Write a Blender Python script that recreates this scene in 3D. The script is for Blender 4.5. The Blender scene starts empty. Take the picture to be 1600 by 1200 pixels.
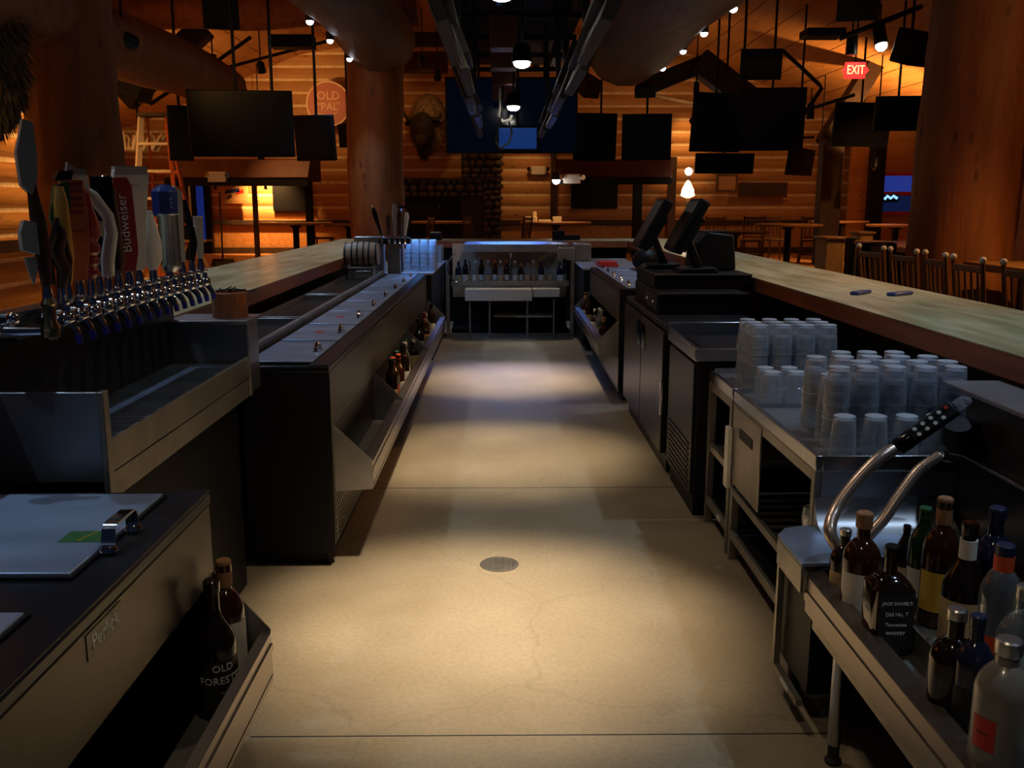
import bpy, bmesh, math, random
from mathutils import Vector, Matrix, noise
random.seed(7)
S = bpy.context.scene
COL = S.collection
PI = math.pi
# ------------------------------------------------------------------ camera
F = 1445.0; CH = 1.55
PIT = math.atan(282/F); YAW = math.atan(15/F)
cam = bpy.data.objects.new('camera', bpy.data.cameras.new('camera'))
COL.objects.link(cam); S.camera = cam
cam.data.sensor_width = 36; cam.data.lens = 36*F/1600
cam.location = (0, 0, CH)
cam.rotation_euler = (PI/2-PIT, 0, -YAW)
cam.data.clip_end = 200; cam.data.clip_start = .05
def ray(px, py):
    u = (px-800)/F; v = (py-600)/F
    cf = Vector((math.sin(YAW)*math.cos(PIT), math.cos(YAW)*math.cos(PIT), -math.sin(PIT)))
    cr = Vector((math.cos(YAW), -math.sin(YAW), 0))
    cd = Vector((-math.sin(YAW)*math.sin(PIT), -math.cos(YAW)*math.sin(PIT), -math.cos(PIT)))
    return cf+cr*u+cd*v
def at(px, py, Y):          # measured point of the photograph at distance Y down the aisle
    d = ray(px, py); t = Y/d.y
    return Vector((d.x*t, Y, CH+d.z*t))
# ------------------------------------------------------------------ world, exposure
W = bpy.data.worlds.new('world'); S.world = W; W.use_nodes = True
W.node_tree.nodes['Background'].inputs[0].default_value = (.25, .4, 1, 1)
W.node_tree.nodes['Background'].inputs[1].default_value = .012
S.view_settings.view_transform = 'Standard'; S.view_settings.look = 'None'
S.view_settings.gamma = 1; S.view_settings.use_curve_mapping = False
S.view_settings.exposure = 0.0
WARM = (1, .5, .15); CREAM = (1, .81, .56); COOL = (.56, .76, 1)
def lamp(name, kind, loc, power, color, target=None, size=60, blend=1, rad=.05, shape=None):
    L = bpy.data.lights.new(name, kind); L.energy = power; L.color = color
    if kind == 'SPOT': L.spot_size = math.radians(size); L.spot_blend = blend; L.shadow_soft_size = rad
    elif kind == 'POINT': L.shadow_soft_size = rad
    elif kind == 'AREA': L.shape = 'RECTANGLE'; L.size, L.size_y = shape
    o = bpy.data.objects.new(name, L); COL.objects.link(o); o.location = loc
    if target is not None:
        o.rotation_euler = (Vector(target)-Vector(loc)).to_track_quat('-Z', 'Y').to_euler()
    return o
AISLE = [(.1, 1.0, -.05, 1.1), (-.02, 3.25, -.06, 3.25), (0, 5.6, -.05, 5.6), (.17, 8.25, .09, 8.2), (.13, 11.0, .1, 10.9)]
AISLE_P = [25, 560, 330, 400, 25]
for (x, y, tx, ty), p in zip(AISLE, AISLE_P):
    lamp('aisle_lamp', 'SPOT', (x, y, 2.63 if y < 10 else 2.54), p, CREAM, (tx, ty, 0), 46, 1, .035)
BEAM_Y = [1.4, 2.9, 4.4, 5.9, 7.4, 8.95, 10.2, 11.35, 12.75]
for y in BEAM_Y:
    lamp('beam_lamp', 'SPOT', (-2.0, y, 3.36), 70, COOL, (-1.75, y, 0), 78, 1, .03)
    lamp('beam_lamp', 'SPOT', (2.12, y, 3.25), 68, COOL, (1.8, y, 0), 78, 1, .03)
lamp('screen_glow', 'AREA', (.1, 12.5, 2.0), 5, (.1, .28, 1), (.1, 10.2, 0), shape=(.8, .3)).data.spread = math.radians(50)
lamp_fill = [lamp('aisle_lamp_spill', 'SPOT', (x, y, 2.63 if y < 10 else 2.54), 26, CREAM, (tx, ty, 0), 110, 1, .05) for (x, y, tx, ty) in AISLE]
# warm wash spots, some added as fill for walls, ceiling, tables and chairs
WASH = [((-4.9, 7.5, 4.3), (-6, 10.0, 2.2), 1300, 80), ((-4.7, 5.6, 4.0), (-6, 7.0, 1.4), 350, 80),
        ((-4.9, 11.4, 3.9), (-6, 12.6, 1.6), 380, 80),
        ((-5.35, 21.2, 2.5), (-5.4, 21.9, 1.5), 900, 90), ((-4.4, 18.6, 3.6), (-4.2, 21.8, 4.0), 240, 70),
        ((.7, 20.0, 4.3), (.5, 21.8, 2.0), 150, 42), ((4.2, 20.9, 4.3), (4.2, 21.9, 2.8), 260, 44),
        ((-1.6, 19.5, 4.3), (-1.8, 21.8, 2.6), 35, 80),
        ((6.5, 16.5, 2.3), (6.9, 17.6, 4.2), 760, 115), ((3.4, 17.0, 3.0), (3.2, 20.5, 4.9), 170, 90),
        ((-6.6, 16.2, 2.4), (-6.9, 17.8, 4.4), 700, 110), ((1.1, 17.4, 3.4), (1.1, 18.3, 1.0), 330, 45),
        ((6.9, 14.2, 3.5), (6.2, 15.9, 1.0), 260, 80), ((4.6, 8.5, 3.7), (3.7, 9.2, 1.0), 230, 80),
        ((5.4, 5.4, 3.6), (3.6, 6.0, 1.0), 650, 80), ((-4.2, 17.0, 3.8), (-3.9, 18.3, 1.0), 260, 55), ((-1.2, 18.0, 3.8), (-1.3, 19, 1.0), 160, 45), ((6.6, 17.6, 3.4), (6.6, 18.2, 1.0), 420, 75),
        ((9.5, 18.6, 3.2), (9.2, 21.8, 1.8), 160, 90), ((6.4, 19.2, 2.8), (6.2, 21.9, 1.6), 22, 90),
        ((-4.6, 3.4, 3.9), (-3.2, 7.6, 2.4), 90, 60), ((5.6, 4.4, 3.8), (4.2, 7.6, 2.4), 100, 70),
        ((-3.4, 9.0, 3.0), (-1.9, 13.2, 2.2), 90, 50)]
for a, b, p, s in WASH:
    a = Vector(a); b = Vector(b)
    lamp('wash_lamp', 'SPOT', a, p*.72, WARM, b, s, 1, .06)

# ------------------------------------------------------------------ helpers
class MB:
    def __init__(s): s.v = []; s.f = []; s.m = []
    def add(s, vs, fs, mi=0):
        n = len(s.v); s.v += [tuple(v) for v in vs]
        for f in fs: s.f.append(tuple(i+n for i in f)); s.m.append(mi)
        return s
    def box(s, x0, x1, y0, y1, z0, z1, mi=0):
        vs = [(x, y, z) for z in (z0, z1) for y in (y0, y1) for x in (x0, x1)]
        return s.add(vs, [(0, 2, 3, 1), (4, 5, 7, 6), (0, 1, 5, 4), (2, 6, 7, 3), (0, 4, 6, 2), (1, 3, 7, 5)], mi)
    def obox(s, c, ax, ay, az, mi=0):     # oriented box, half axes
        c = Vector(c); ax = Vector(ax); ay = Vector(ay); az = Vector(az)
        vs = [c+ax*i+ay*j+az*k for k in (-1, 1) for j in (-1, 1) for i in (-1, 1)]
        return s.add(vs, [(0, 2, 3, 1), (4, 5, 7, 6), (0, 1, 5, 4), (2, 6, 7, 3), (0, 4, 6, 2), (1, 3, 7, 5)], mi)
    def beam(s, a, b, w, h, mi=0, up=(0, 0, 1)):
        a = Vector(a); b = Vector(b); d = (b-a); L = d.length; d.normalize()
        u = Vector(up); r = d.cross(u)
        if r.length < 1e-4: r = d.cross(Vector((1, 0, 0)))
        r.normalize(); u = r.cross(d)
        return s.obox((a+b)/2, r*(w/2), d*(L/2), u*(h/2), mi)
    def rings(s, rs, closed=True, cap=True, mi=0):
        n = len(rs[0]); vs = [p for r in rs for p in r]; fs = []
        for i in range(len(rs)-1):
            for j in range(n):
                k = (j+1) % n
                if not closed and k == 0: continue
                fs.append((i*n+j, i*n+k, (i+1)*n+k, (i+1)*n+j))
        if cap:
            fs.append(tuple(reversed(range(n)))); b = (len(rs)-1)*n; fs.append(tuple(b+j for j in range(n)))
        return s.add(vs, fs, mi)
    def tube(s, pts, r, n=10, mi=0, cap=True, amp=0):
        pts = [Vector(p) for p in pts]; rs = []; prev = None
        for i, p in enumerate(pts):
            d = (pts[min(i+1, len(pts)-1)]-pts[max(i-1, 0)]).normalized()
            if prev is None:
                a = d.cross(Vector((0, 0, 1)))
                if a.length < 1e-3: a = d.cross(Vector((1, 0, 0)))
                a.normalize()
            else:
                a = (prev-d*prev.dot(d)).normalized()
            prev = a; b = d.cross(a)
            rr = r[i] if isinstance(r, (list, tuple)) else r
            rg = []
            for k in range(n):
                q = rr
                if amp: q *= 1+amp*noise.noise(Vector((k*.9, i*.55, p.x+p.y)))
                t = 2*PI*k/n; rg.append(p+(a*math.cos(t)+b*math.sin(t))*q)
            rs.append(rg)
        return s.rings(rs, cap=cap, mi=mi)
    def cyl(s, a, b, r0, r1=None, n=16, mi=0): return s.tube([a, b], [r0, r0 if r1 is None else r1], n, mi)
    def lathe(s, prof, c=(0, 0, 0), n=20, mi=0, cap=True, ang=(0, 2*PI), sx=1, sy=1):
        full = abs(ang[1]-ang[0]-2*PI) < 1e-6; rs = []
        for r, z in prof:
            rg = []
            for k in range(n):
                t = ang[0]+(ang[1]-ang[0])*k/(n if full else n-1)
                rg.append((c[0]+r*math.cos(t)*sx, c[1]+r*math.sin(t)*sy, c[2]+z))
            rs.append(rg)
        return s.rings(rs, closed=full, cap=cap and full, mi=mi)
    def sphere(s, c, r, n=12, m=8, mi=0, sc=(1, 1, 1)):
        prof = [(max(r*math.sin(PI*i/m), 1e-4), -r*math.cos(PI*i/m)) for i in range(m+1)]
        k = len(s.v); s.lathe(prof, (0, 0, 0), n, mi)
        for i in range(k, len(s.v)):
            v = s.v[i]; s.v[i] = (c[0]+v[0]*sc[0], c[1]+v[1]*sc[1], c[2]+v[2]*sc[2])
        return s
    def prism(s, poly, axis, a, b, mi=0):  # polygon in the two other axes, extruded along axis
        def P(p, t):
            return {'x': (t, p[0], p[1]), 'y': (p[0], t, p[1]), 'z': (p[0], p[1], t)}[axis]
        n = len(poly); vs = [P(p, a) for p in poly]+[P(p, b) for p in poly]
        fs = [(i, (i+1) % n, n+(i+1) % n, n+i) for i in range(n)]+[tuple(reversed(range(n))), tuple(range(n, 2*n))]
        return s.add(vs, fs, mi)
    def xf(s, M, start=0):
        for i in range(start, len(s.v)): s.v[i] = tuple(M @ Vector(s.v[i]))
        return s
MATS = {}
def tag(o, label=None, cat=None, group=None, kind=None):
    if label: o['label'] = label
    if cat: o['category'] = cat
    if group: o['group'] = group
    if kind: o['kind'] = kind
    return o
def origin_of(p):
    o = Vector((0, 0, 0))
    while p is not None: o += p.location; p = p.parent
    return o
def obj(name, mb, mat, parent=None, local=False, bevel=0, smooth=True, origin=None, angle=35):
    me = bpy.data.meshes.new(name)
    if parent is not None: off = Vector((0, 0, 0)) if local else origin_of(parent)
    elif origin is not None: off = Vector(origin)
    elif local: off = Vector((0, 0, 0))
    else:
        xs = [v[0] for v in mb.v]; ys = [v[1] for v in mb.v]; zs = [v[2] for v in mb.v]
        off = Vector(((min(xs)+max(xs))/2, (min(ys)+max(ys))/2, min(zs)))
    me.from_pydata([tuple(Vector(v)-off) for v in mb.v], [], mb.f)
    ms = mat if isinstance(mat, (list, tuple)) else [mat]
    for m in ms: me.materials.append(MATS[m])
    for p, k in zip(me.polygons, mb.m): p.material_index = min(k, len(ms)-1)
    bm = bmesh.new(); bm.from_mesh(me); bmesh.ops.recalc_face_normals(bm, faces=bm.faces); bm.to_mesh(me); bm.free()
    if smooth:
        me.polygons.foreach_set('use_smooth', [True]*len(me.polygons)); me.set_sharp_from_angle(angle=math.radians(angle))
    o = bpy.data.objects.new(name, me); COL.objects.link(o)
    if parent is not None: o.parent = parent
    elif not local: o.location = off
    if bevel:
        b = o.modifiers.new('bevel', 'BEVEL'); b.width = bevel; b.segments = 2; b.limit_method = 'ANGLE'
    return o
def thing(name, label, cat, loc=(0, 0, 0), rz=0, group=None):
    o = bpy.data.objects.new(name, None); COL.objects.link(o); o.empty_display_size = .1
    o.location = loc; o.rotation_euler = (0, 0, rz); return tag(o, label, cat, group)
def struct(name, mb, mat, **k): return tag(obj(name, mb, mat, **k), kind='structure')
def dup(root, loc, rz=None, label=None, group=None, rot=None):
    def rec(o, par):
        c = o.copy(); COL.objects.link(c); c.parent = par
        for ch in KIDS.get(o.name, []): rec(ch, c)
        return c
    if root.name not in KIDS:
        def idx(o):
            KIDS[o.name] = [x for x in COL.objects if x.parent == o]
            for x in KIDS[o.name]: idx(x)
        idx(root)
    r = rec(root, None); r.location = loc
    if rz is not None: r.rotation_euler = (0, 0, rz)
    if rot is not None: r.rotation_euler = rot
    if label: r['label'] = label
    if group: r['group'] = group
    return r
KIDS = {}
def text(s, size, mat, parent, M, name='lettering', depth=.0006, align='CENTER', bend=None, sx=1):
    """lettering as mesh; M places its local XY plane (X right, Y up) in world space"""
    cu = bpy.data.curves.new(name, 'FONT'); cu.body = s; cu.size = size; cu.align_x = align; cu.align_y = 'CENTER'
    cu.extrude = depth; cu.resolution_u = 2
    t = bpy.data.objects.new(name, cu); COL.objects.link(t)
    dg = bpy.context.evaluated_depsgraph_get(); dg.update()
    me = bpy.data.meshes.new_from_object(t.evaluated_get(dg)); bpy.data.objects.remove(t)
    off = origin_of(parent) if parent is not None else Vector()
    for v in me.vertices:
        c = v.co.copy(); c.x *= sx
        if bend:
            a = c.x/bend; c = Vector((bend*math.sin(a)+0, c.y, c.z*1+bend*(math.cos(a)-1)+c.z*0))
        v.co = (M @ c)-off
    me.materials.clear(); me.materials.append(MATS[mat])
    o = bpy.data.objects.new(name, me); COL.objects.link(o); o.parent = parent
    return o
def frame(o, x, y):     # matrix: origin o, x axis, y axis
    x = Vector(x).normalized(); y = Vector(y).normalized(); z = x.cross(y)
    M = Matrix((x, y, z)).transposed().to_4x4(); M.translation = Vector(o); return M

# ------------------------------------------------------------------ materials
def mat(name, col, rough=.5, metal=0, spec=.5, emit=None, es=0, coat=0, var=0, scale=8, stretch=(1, 1, 1), col2=None, bump=0, bscale=None, trans=0, ior=1.45):
    m = bpy.data.materials.new(name); m.use_nodes = True; MATS[name] = m
    nt = m.node_tree; b = nt.nodes['Principled BSDF']
    b.inputs['Base Color'].default_value = (*col, 1); b.inputs['Roughness'].default_value = rough
    b.inputs['Metallic'].default_value = metal; b.inputs['Specular IOR Level'].default_value = spec
    b.inputs['IOR'].default_value = ior
    if trans: b.inputs['Transmission Weight'].default_value = trans
    if coat: b.inputs['Coat Weight'].default_value = coat; b.inputs['Coat Roughness'].default_value = .12
    if emit: b.inputs['Emission Color'].default_value = (*emit, 1); b.inputs['Emission Strength'].default_value = es
    if var or col2 or bump:
        tc = nt.nodes.new('ShaderNodeTexCoord'); mp = nt.nodes.new('ShaderNodeMapping'); mp.inputs['Scale'].default_value = stretch
        nz = nt.nodes.new('ShaderNodeTexNoise'); nz.inputs['Scale'].default_value = scale; nz.inputs['Detail'].default_value = 6
        nt.links.new(tc.outputs['Object'], mp.inputs[0]); nt.links.new(mp.outputs[0], nz.inputs[0])
        if var or col2:
            rp = nt.nodes.new('ShaderNodeValToRGB'); c2 = col2 or tuple(c*(1-var) for c in col)
            rp.color_ramp.elements[0].position = .35; rp.color_ramp.elements[1].position = .66
            rp.color_ramp.elements[0].color = (*c2, 1); rp.color_ramp.elements[1].color = (*col, 1)
            nt.links.new(nz.outputs[0], rp.inputs[0]); nt.links.new(rp.outputs[0], b.inputs['Base Color'])
        if bump:
            bp = nt.nodes.new('ShaderNodeBump'); bp.inputs['Strength'].default_value = bump; bp.inputs['Distance'].default_value = .01
            nt.links.new(nz.outputs[0], bp.inputs['Height']); nt.links.new(bp.outputs[0], b.inputs['Normal'])
    return m
mat('black', (.006, .006, .008), .5, spec=.25)
mat('rail_steel', (.25, .205, .175), .26, .85)
mat('black_gloss', (.008, .008, .011), .12)
mat('black_metal', (.016, .016, .019), .4, .5)
mat('dark_vinyl', (.008, .009, .013), .35, spec=.35)
mat('cooler_front', (.105, .088, .066), .40, .55, var=.25, scale=30, stretch=(1, 1, 12))
mat('cooler_front_dark', (.045, .035, .03), .35, .5, var=.3, scale=20)
mat('steel', (.52, .53, .56), .27, 1, var=.18, scale=9, stretch=(1, 14, 1))
mat('steel_rough', (.5, .5, .52), .42, 1, var=.2, scale=6, stretch=(1, 8, 1))
mat('steel_dull', (.36, .33, .29), .38, .75, var=.2, scale=10)
mat('blue_lit_steel', (.40, .50, .70), .42, .7, var=.3, scale=2.2, stretch=(1, 3, 1), col2=(.27, .34, .48), bump=.05)  # blue of the cool light is tinted into the steel's base colour
mat('chrome', (.78, .78, .8), .1, 1)
mat('rubber', (.02, .02, .02), .8)
mat('rubber_blue', (.02, .025, .3), .5)
mat('plastic_white', (.72, .7, .64), .4)
mat('plastic_cream', (.6, .52, .38), .45)
mat('paper', (.75, .7, .6), .7)
mat('paper_tan', (.62, .42, .2), .6)
mat('paper_dark', (.02, .02, .02), .5)
mat('ink', (.02, .02, .02), .6)
mat('ink_white', (.8, .78, .72), .6)
mat('ink_gold', (.65, .45, .15), .5)
mat('red', (.5, .03, .02), .45)
mat('orange_red', (.75, .09, .03), .4)
mat('green', (.02, .12, .04), .45)
mat('green_sticker', (.03, .13, .03), .5)
mat('yellow', (.75, .45, .05), .5)
mat('tap_orange', (.62, .16, .05), .45, var=.3, scale=18)
mat('tap_yellow', (.7, .33, .05), .5)
mat('tap_white', (.72, .68, .62), .35)
mat('tap_grey', (.34, .32, .29), .4)
mat('tap_blue', (.03, .045, .2), .35)
mat('tap_red', (.3, .025, .02), .3, coat=.6)
mat('tap_brown', (.09, .035, .02), .4, var=.4, scale=20)
mat('wood_cup', (.32, .1, .035), .45, var=.35, scale=12, stretch=(8, 8, 1))
mat('barrel', (.5, .36, .27), .45, var=.35, scale=20, stretch=(1, 8, 8))
mat('table_top', (.42, .2, .08), .35, var=.3, scale=6, stretch=(1, 6, 1))
mat('table_dark', (.06, .025, .015), .4)
mat('chair_wood', (.10, .042, .018), .35)
mat('chair_cap', (.55, .45, .33), .4)
mat('booth_wood', (.55, .3, .12), .5, var=.3, scale=5, stretch=(10, 10, 1))
mat('bar_edge', (.42, .135, .05), .4, var=.35, scale=5, stretch=(1, .3, 6))
mat('timber', (.055, .03, .02), .6, var=.4, scale=6)
mat('timber_red', (.09, .025, .015), .6, var=.3, scale=6)
mat('timber_tan', (.16, .09, .045), .6, var=.3, scale=6)
mat('fur', (.33, .22, .1), .9, var=.55, scale=14)
mat('fur_dark', (.05, .03, .02), .9, var=.4, scale=14)
mat('fur_light', (.38, .26, .15), .9, var=.4, scale=10)
mat('horn', (.03, .02, .015), .3)
mat('stone', (.13, .09, .06), .8, var=.5, scale=3)
mat('mortar', (.05, .035, .025), .95)
mat('ladder_orange', (.55, .1, .03), .5)
mat('ladder_step', (.75, .6, .4), .5)
mat('braid', (.8, .6, .48), .3, .7, var=.45, scale=260)
mat('brass', (.42, .31, .17), .25, 1)
mat('cork', (.42, .2, .09), .7, var=.3, scale=50)
mat('foil', (.5, .48, .45), .3, .9)
mat('blue_cap', (.02, .03, .08), .35)
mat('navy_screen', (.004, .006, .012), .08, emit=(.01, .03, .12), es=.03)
mat('blue_reflection', (.01, .02, .05), .1, emit=(.02, .09, .42), es=.28)  # glow stands in for a blue reflection on the wide television
mat('screen', (.006, .006, .008), .4, spec=.25)
mat('screen_back', (.03, .028, .026), .6, spec=.3)
mat('blue_glass', (.01, .02, .08), .1, emit=(.02, .06, .5), es=.22)
mat('blue_window', (.01, .015, .05), .1, emit=(.03, .06, .42), es=.5)
mat('dark_window', (.01, .012, .03), .1, emit=(.02, .05, .25), es=.15)
mat('window_bright', (.2, .4, .6), .3, emit=(.3, .65, 1), es=1.2)
mat('bulb', (1, 1, 1), .3, emit=(1, .93, .8), es=22)
mat('bulb_cool', (1, 1, 1), .3, emit=(.8, .88, 1), es=12)
mat('bulb_warm', (1, .9, .7), .3, emit=(1, .68, .3), es=10)
mat('led_green', (0, .4, .1), .3, emit=(.05, 1, .15), es=1.5)
mat('led_red', (.4, 0, 0), .3, emit=(1, .05, .05), es=1.2)
mat('exit_red', (.4, .02, .02), .4, emit=(1, .04, .03), es=1.3)
mat('exit_glow', (1, .7, .3), .4, emit=(1, .55, .22), es=2.2)
mat('sign_red', (.42, .11, .07), .5)
mat('sign_cream', (.72, .46, .26), .5)
mat('shade', (.6, .36, .15), .6, emit=(1, .5, .15), es=.22)
mat('poster', (.55, .3, .12), .6)
mat('skin_pink', (.45, .2, .12), .6)
# logs
def logmat(name, c1, c2, axis, cracks=True, seed=0):
    m = bpy.data.materials.new(name); m.use_nodes = True; MATS[name] = m; nt = m.node_tree; b = nt.nodes['Principled BSDF']
    tc = nt.nodes.new('ShaderNodeTexCoord'); mp = nt.nodes.new('ShaderNodeMapping')
    st = {'x': (.12, 1, 1), 'y': (1, .12, 1), 'z': (1, 1, .12)}[axis]; mp.inputs['Scale'].default_value = st
    nt.links.new(tc.outputs['Object'], mp.inputs[0])
    n1 = nt.nodes.new('ShaderNodeTexNoise'); n1.inputs['Scale'].default_value = 9; n1.inputs['Detail'].default_value = 8; n1.inputs['Roughness'].default_value = .65
    nt.links.new(mp.outputs[0], n1.inputs[0])
    rp = nt.nodes.new('ShaderNodeValToRGB'); rp.color_ramp.elements[0].position = .3; rp.color_ramp.elements[1].position = .7
    rp.color_ramp.elements[0].color = (*c2, 1); rp.color_ramp.elements[1].color = (*c1, 1); nt.links.new(n1.outputs[0], rp.inputs[0])
    vo = nt.nodes.new('ShaderNodeTexVoronoi'); vo.inputs['Scale'].default_value = 5.5
    mp2 = nt.nodes.new('ShaderNodeMapping'); mp2.inputs['Scale'].default_value = {'x': (.4, 1, 1), 'y': (1, .4, 1), 'z': (1, 1, .4)}[axis]
    nt.links.new(tc.outputs['Object'], mp2.inputs[0]); nt.links.new(mp2.outputs[0], vo.inputs[0])
    r2 = nt.nodes.new('ShaderNodeValToRGB'); r2.color_ramp.elements[0].position = .06; r2.color_ramp.elements[1].position = .16
    r2.color_ramp.elements[0].color = (.3, .22, .18, 1); r2.color_ramp.elements[1].color = (1, 1, 1, 1); nt.links.new(vo.outputs[0], r2.inputs[0])
    mx = nt.nodes.new('ShaderNodeMix'); mx.data_type = 'RGBA'; mx.blend_type = 'MULTIPLY'; mx.inputs[0].default_value = .8
    nt.links.new(rp.outputs[0], mx.inputs[6]); nt.links.new(r2.outputs[0], mx.inputs[7]); nt.links.new(mx.outputs[2], b.inputs['Base Color'])
    bp = nt.nodes.new('ShaderNodeBump'); bp.inputs['Strength'].default_value = .5; bp.inputs['Distance'].default_value = .03
    nt.links.new(n1.outputs[0], bp.inputs['Height']); nt.links.new(bp.outputs[0], b.inputs['Normal'])
    b.inputs['Roughness'].default_value = .55
logmat('log_v', (.40, .13, .035), (.20, .055, .015), 'z')
logmat('log_y', (.20, .105, .055), (.10, .05, .025), 'y')
logmat('log_wall_x', (.6, .3, .1), (.42, .18, .055), 'x')
logmat('log_wall_y', (.62, .32, .1), (.42, .18, .055), 'y')
logmat('plank', (.56, .27, .09), (.42, .17, .05), 'y')
mat('chink', (.95, .72, .46), .9, var=.25, scale=12)
# concrete floor
def floor_mat():
    m = bpy.data.materials.new('concrete'); m.use_nodes = True; MATS['concrete'] = m; nt = m.node_tree; b = nt.nodes['Principled BSDF']
    N = nt.nodes.new; L = nt.links.new
    tc = N('ShaderNodeTexCoord')
    n1 = N('ShaderNodeTexNoise'); n1.inputs['Scale'].default_value = 1.6; n1.inputs['Detail'].default_value = 7; L(tc.outputs['Object'], n1.inputs[0])
    rp = N('ShaderNodeValToRGB'); e = rp.color_ramp.elements; e[0].position = .32; e[1].position = .68
    e[0].color = (.29, .225, .145, 1); e[1].color = (.41, .33, .225, 1); L(n1.outputs[0], rp.inputs[0])
    n2 = N('ShaderNodeTexNoise'); n2.inputs['Scale'].default_value = 60; n2.inputs['Detail'].default_value = 5; L(tc.outputs['Object'], n2.inputs[0])
    r2 = N('ShaderNodeValToRGB'); r2.color_ramp.elements[0].position = .3; r2.color_ramp.elements[1].position = .6
    r2.color_ramp.elements[0].color = (.84, .84, .84, 1); r2.color_ramp.elements[1].color = (1, 1, 1, 1); L(n2.outputs[0], r2.inputs[0])
    mx = N('ShaderNodeMix'); mx.data_type = 'RGBA'; mx.blend_type = 'MULTIPLY'; mx.inputs[0].default_value = 1
    L(rp.outputs[0], mx.inputs[6]); L(r2.outputs[0], mx.inputs[7])
    # cracks: warped voronoi edges, masked
    nw = N('ShaderNodeTexNoise'); nw.inputs['Scale'].default_value = 3; nw.inputs['Detail'].default_value = 6; L(tc.outputs['Object'], nw.inputs[0])
    ad = N('ShaderNodeMix'); ad.data_type = 'RGBA'; ad.blend_type = 'ADD'; ad.inputs[0].default_value = .35
    L(tc.outputs['Object'], ad.inputs[6]); L(nw.outputs['Color'], ad.inputs[7])
    vo = N('ShaderNodeTexVoronoi'); vo.feature = 'DISTANCE_TO_EDGE'; vo.inputs['Scale'].default_value = .75; L(ad.outputs[2], vo.inputs[0])
    r3 = N('ShaderNodeValToRGB'); r3.color_ramp.elements[0].position = .0; r3.color_ramp.elements[1].position = .005
    r3.color_ramp.elements[0].color = (.8, .8, .78, 1); r3.color_ramp.elements[1].color = (1, 1, 1, 1); L(vo.outputs[0], r3.inputs[0])
    m2 = N('ShaderNodeMix'); m2.data_type = 'RGBA'; m2.blend_type = 'MULTIPLY'; m2.inputs[0].default_value = .8
    L(mx.outputs[2], m2.inputs[6]); L(r3.outputs[0], m2.inputs[7]); L(m2.outputs[2], b.inputs['Base Color'])
    rr = N('ShaderNodeMapRange'); rr.inputs['To Min'].default_value = .42; rr.inputs['To Max'].default_value = .62; L(n1.outputs[0], rr.inputs[0]); L(rr.outputs[0], b.inputs['Roughness'])
floor_mat()
def bartop_mat():
    m = bpy.data.materials.new('bar_top'); m.use_nodes = True; MATS['bar_top'] = m; nt = m.node_tree; b = nt.nodes['Principled BSDF']
    N = nt.nodes.new; L = nt.links.new
    tc = N('ShaderNodeTexCoord'); mp = N('ShaderNodeMapping'); mp.inputs['Scale'].default_value = (7, 1.1, 7); L(tc.outputs['Object'], mp.inputs[0])
    n = N('ShaderNodeTexNoise'); n.inputs['Scale'].default_value = 1.6; n.inputs['Detail'].default_value = 8; n.inputs['Distortion'].default_value = .6; L(mp.outputs[0], n.inputs[0])
    rp = N('ShaderNodeValToRGB'); e = rp.color_ramp.elements; e[0].position = .3; e[1].position = .68
    e[0].color = (.30, .26, .105, 1); e[1].color = (.60, .53, .30, 1); L(n.outputs[0], rp.inputs[0]); L(rp.outputs[0], b.inputs['Base Color'])
    b.inputs['Roughness'].default_value = .36; b.inputs['Coat Weight'].default_value = .25; b.inputs['Coat Roughness'].default_value = .25
bartop_mat()
def glass_mat(name, tint, gl=1.0, base=.04, rough=.04, haze=0):
    m = bpy.data.materials.new(name); m.use_nodes = True; MATS[name] = m; nt = m.node_tree; N = nt.nodes.new; L = nt.links.new
    nt.nodes.remove(nt.nodes['Principled BSDF']); out = nt.nodes['Material Output']
    tr = N('ShaderNodeBsdfTransparent'); tr.inputs[0].default_value = (*tint, 1)
    gs = N('ShaderNodeBsdfGlossy'); gs.inputs['Roughness'].default_value = rough; gs.inputs[0].default_value = (gl, gl, gl, 1)
    lw = N('ShaderNodeLayerWeight'); lw.inputs[0].default_value = .28
    mr = N('ShaderNodeMapRange'); mr.inputs['To Min'].default_value = base; mr.inputs['To Max'].default_value = .9; L(lw.outputs['Facing'], mr.inputs[0])
    pw = N('ShaderNodeMath'); pw.operation = 'POWER'; pw.inputs[1].default_value = 1.6; L(mr.outputs[0], pw.inputs[0])
    mx = N('ShaderNodeMixShader'); L(pw.outputs[0], mx.inputs[0]); L(tr.outputs[0], mx.inputs[1]); L(gs.outputs[0], mx.inputs[2])
    last = mx
    if haze:
        df = N('ShaderNodeBsdfDiffuse'); df.inputs[0].default_value = (.75, .8, .88, 1)
        m2 = N('ShaderNodeMixShader'); m2.inputs[0].default_value = haze; L(mx.outputs[0], m2.inputs[1]); L(df.outputs[0], m2.inputs[2]); last = m2
    L(last.outputs[0], out.inputs[0])
glass_mat('pint', (.94, .96, .98), 1, .15, .05, haze=.17)  # pale diffuse haze stands in for bright highlights on the glass
glass_mat('pint_rim', (.85, .9, .95), 1, .12, .08, haze=.55)  # hazier, brighter glass paints the highlights onto rims and feet
glass_mat('clear_bottle', (.8, .84, .82), 1, .06, .05, haze=.08)
mat('frost_bottle', (.2, .18, .15), .3, coat=.5, trans=.0)
mat('dark_bottle', (.012, .006, .004), .06, coat=.3)
mat('amber_bottle', (.035, .010, .003), .06, coat=.4)
mat('green_bottle', (.012, .03, .01), .06, coat=.3)
mat('blue_bottle', (.012, .014, .035), .08, coat=.3)
mat('liquor', (.25, .08, .015), .1, coat=.3)

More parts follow.
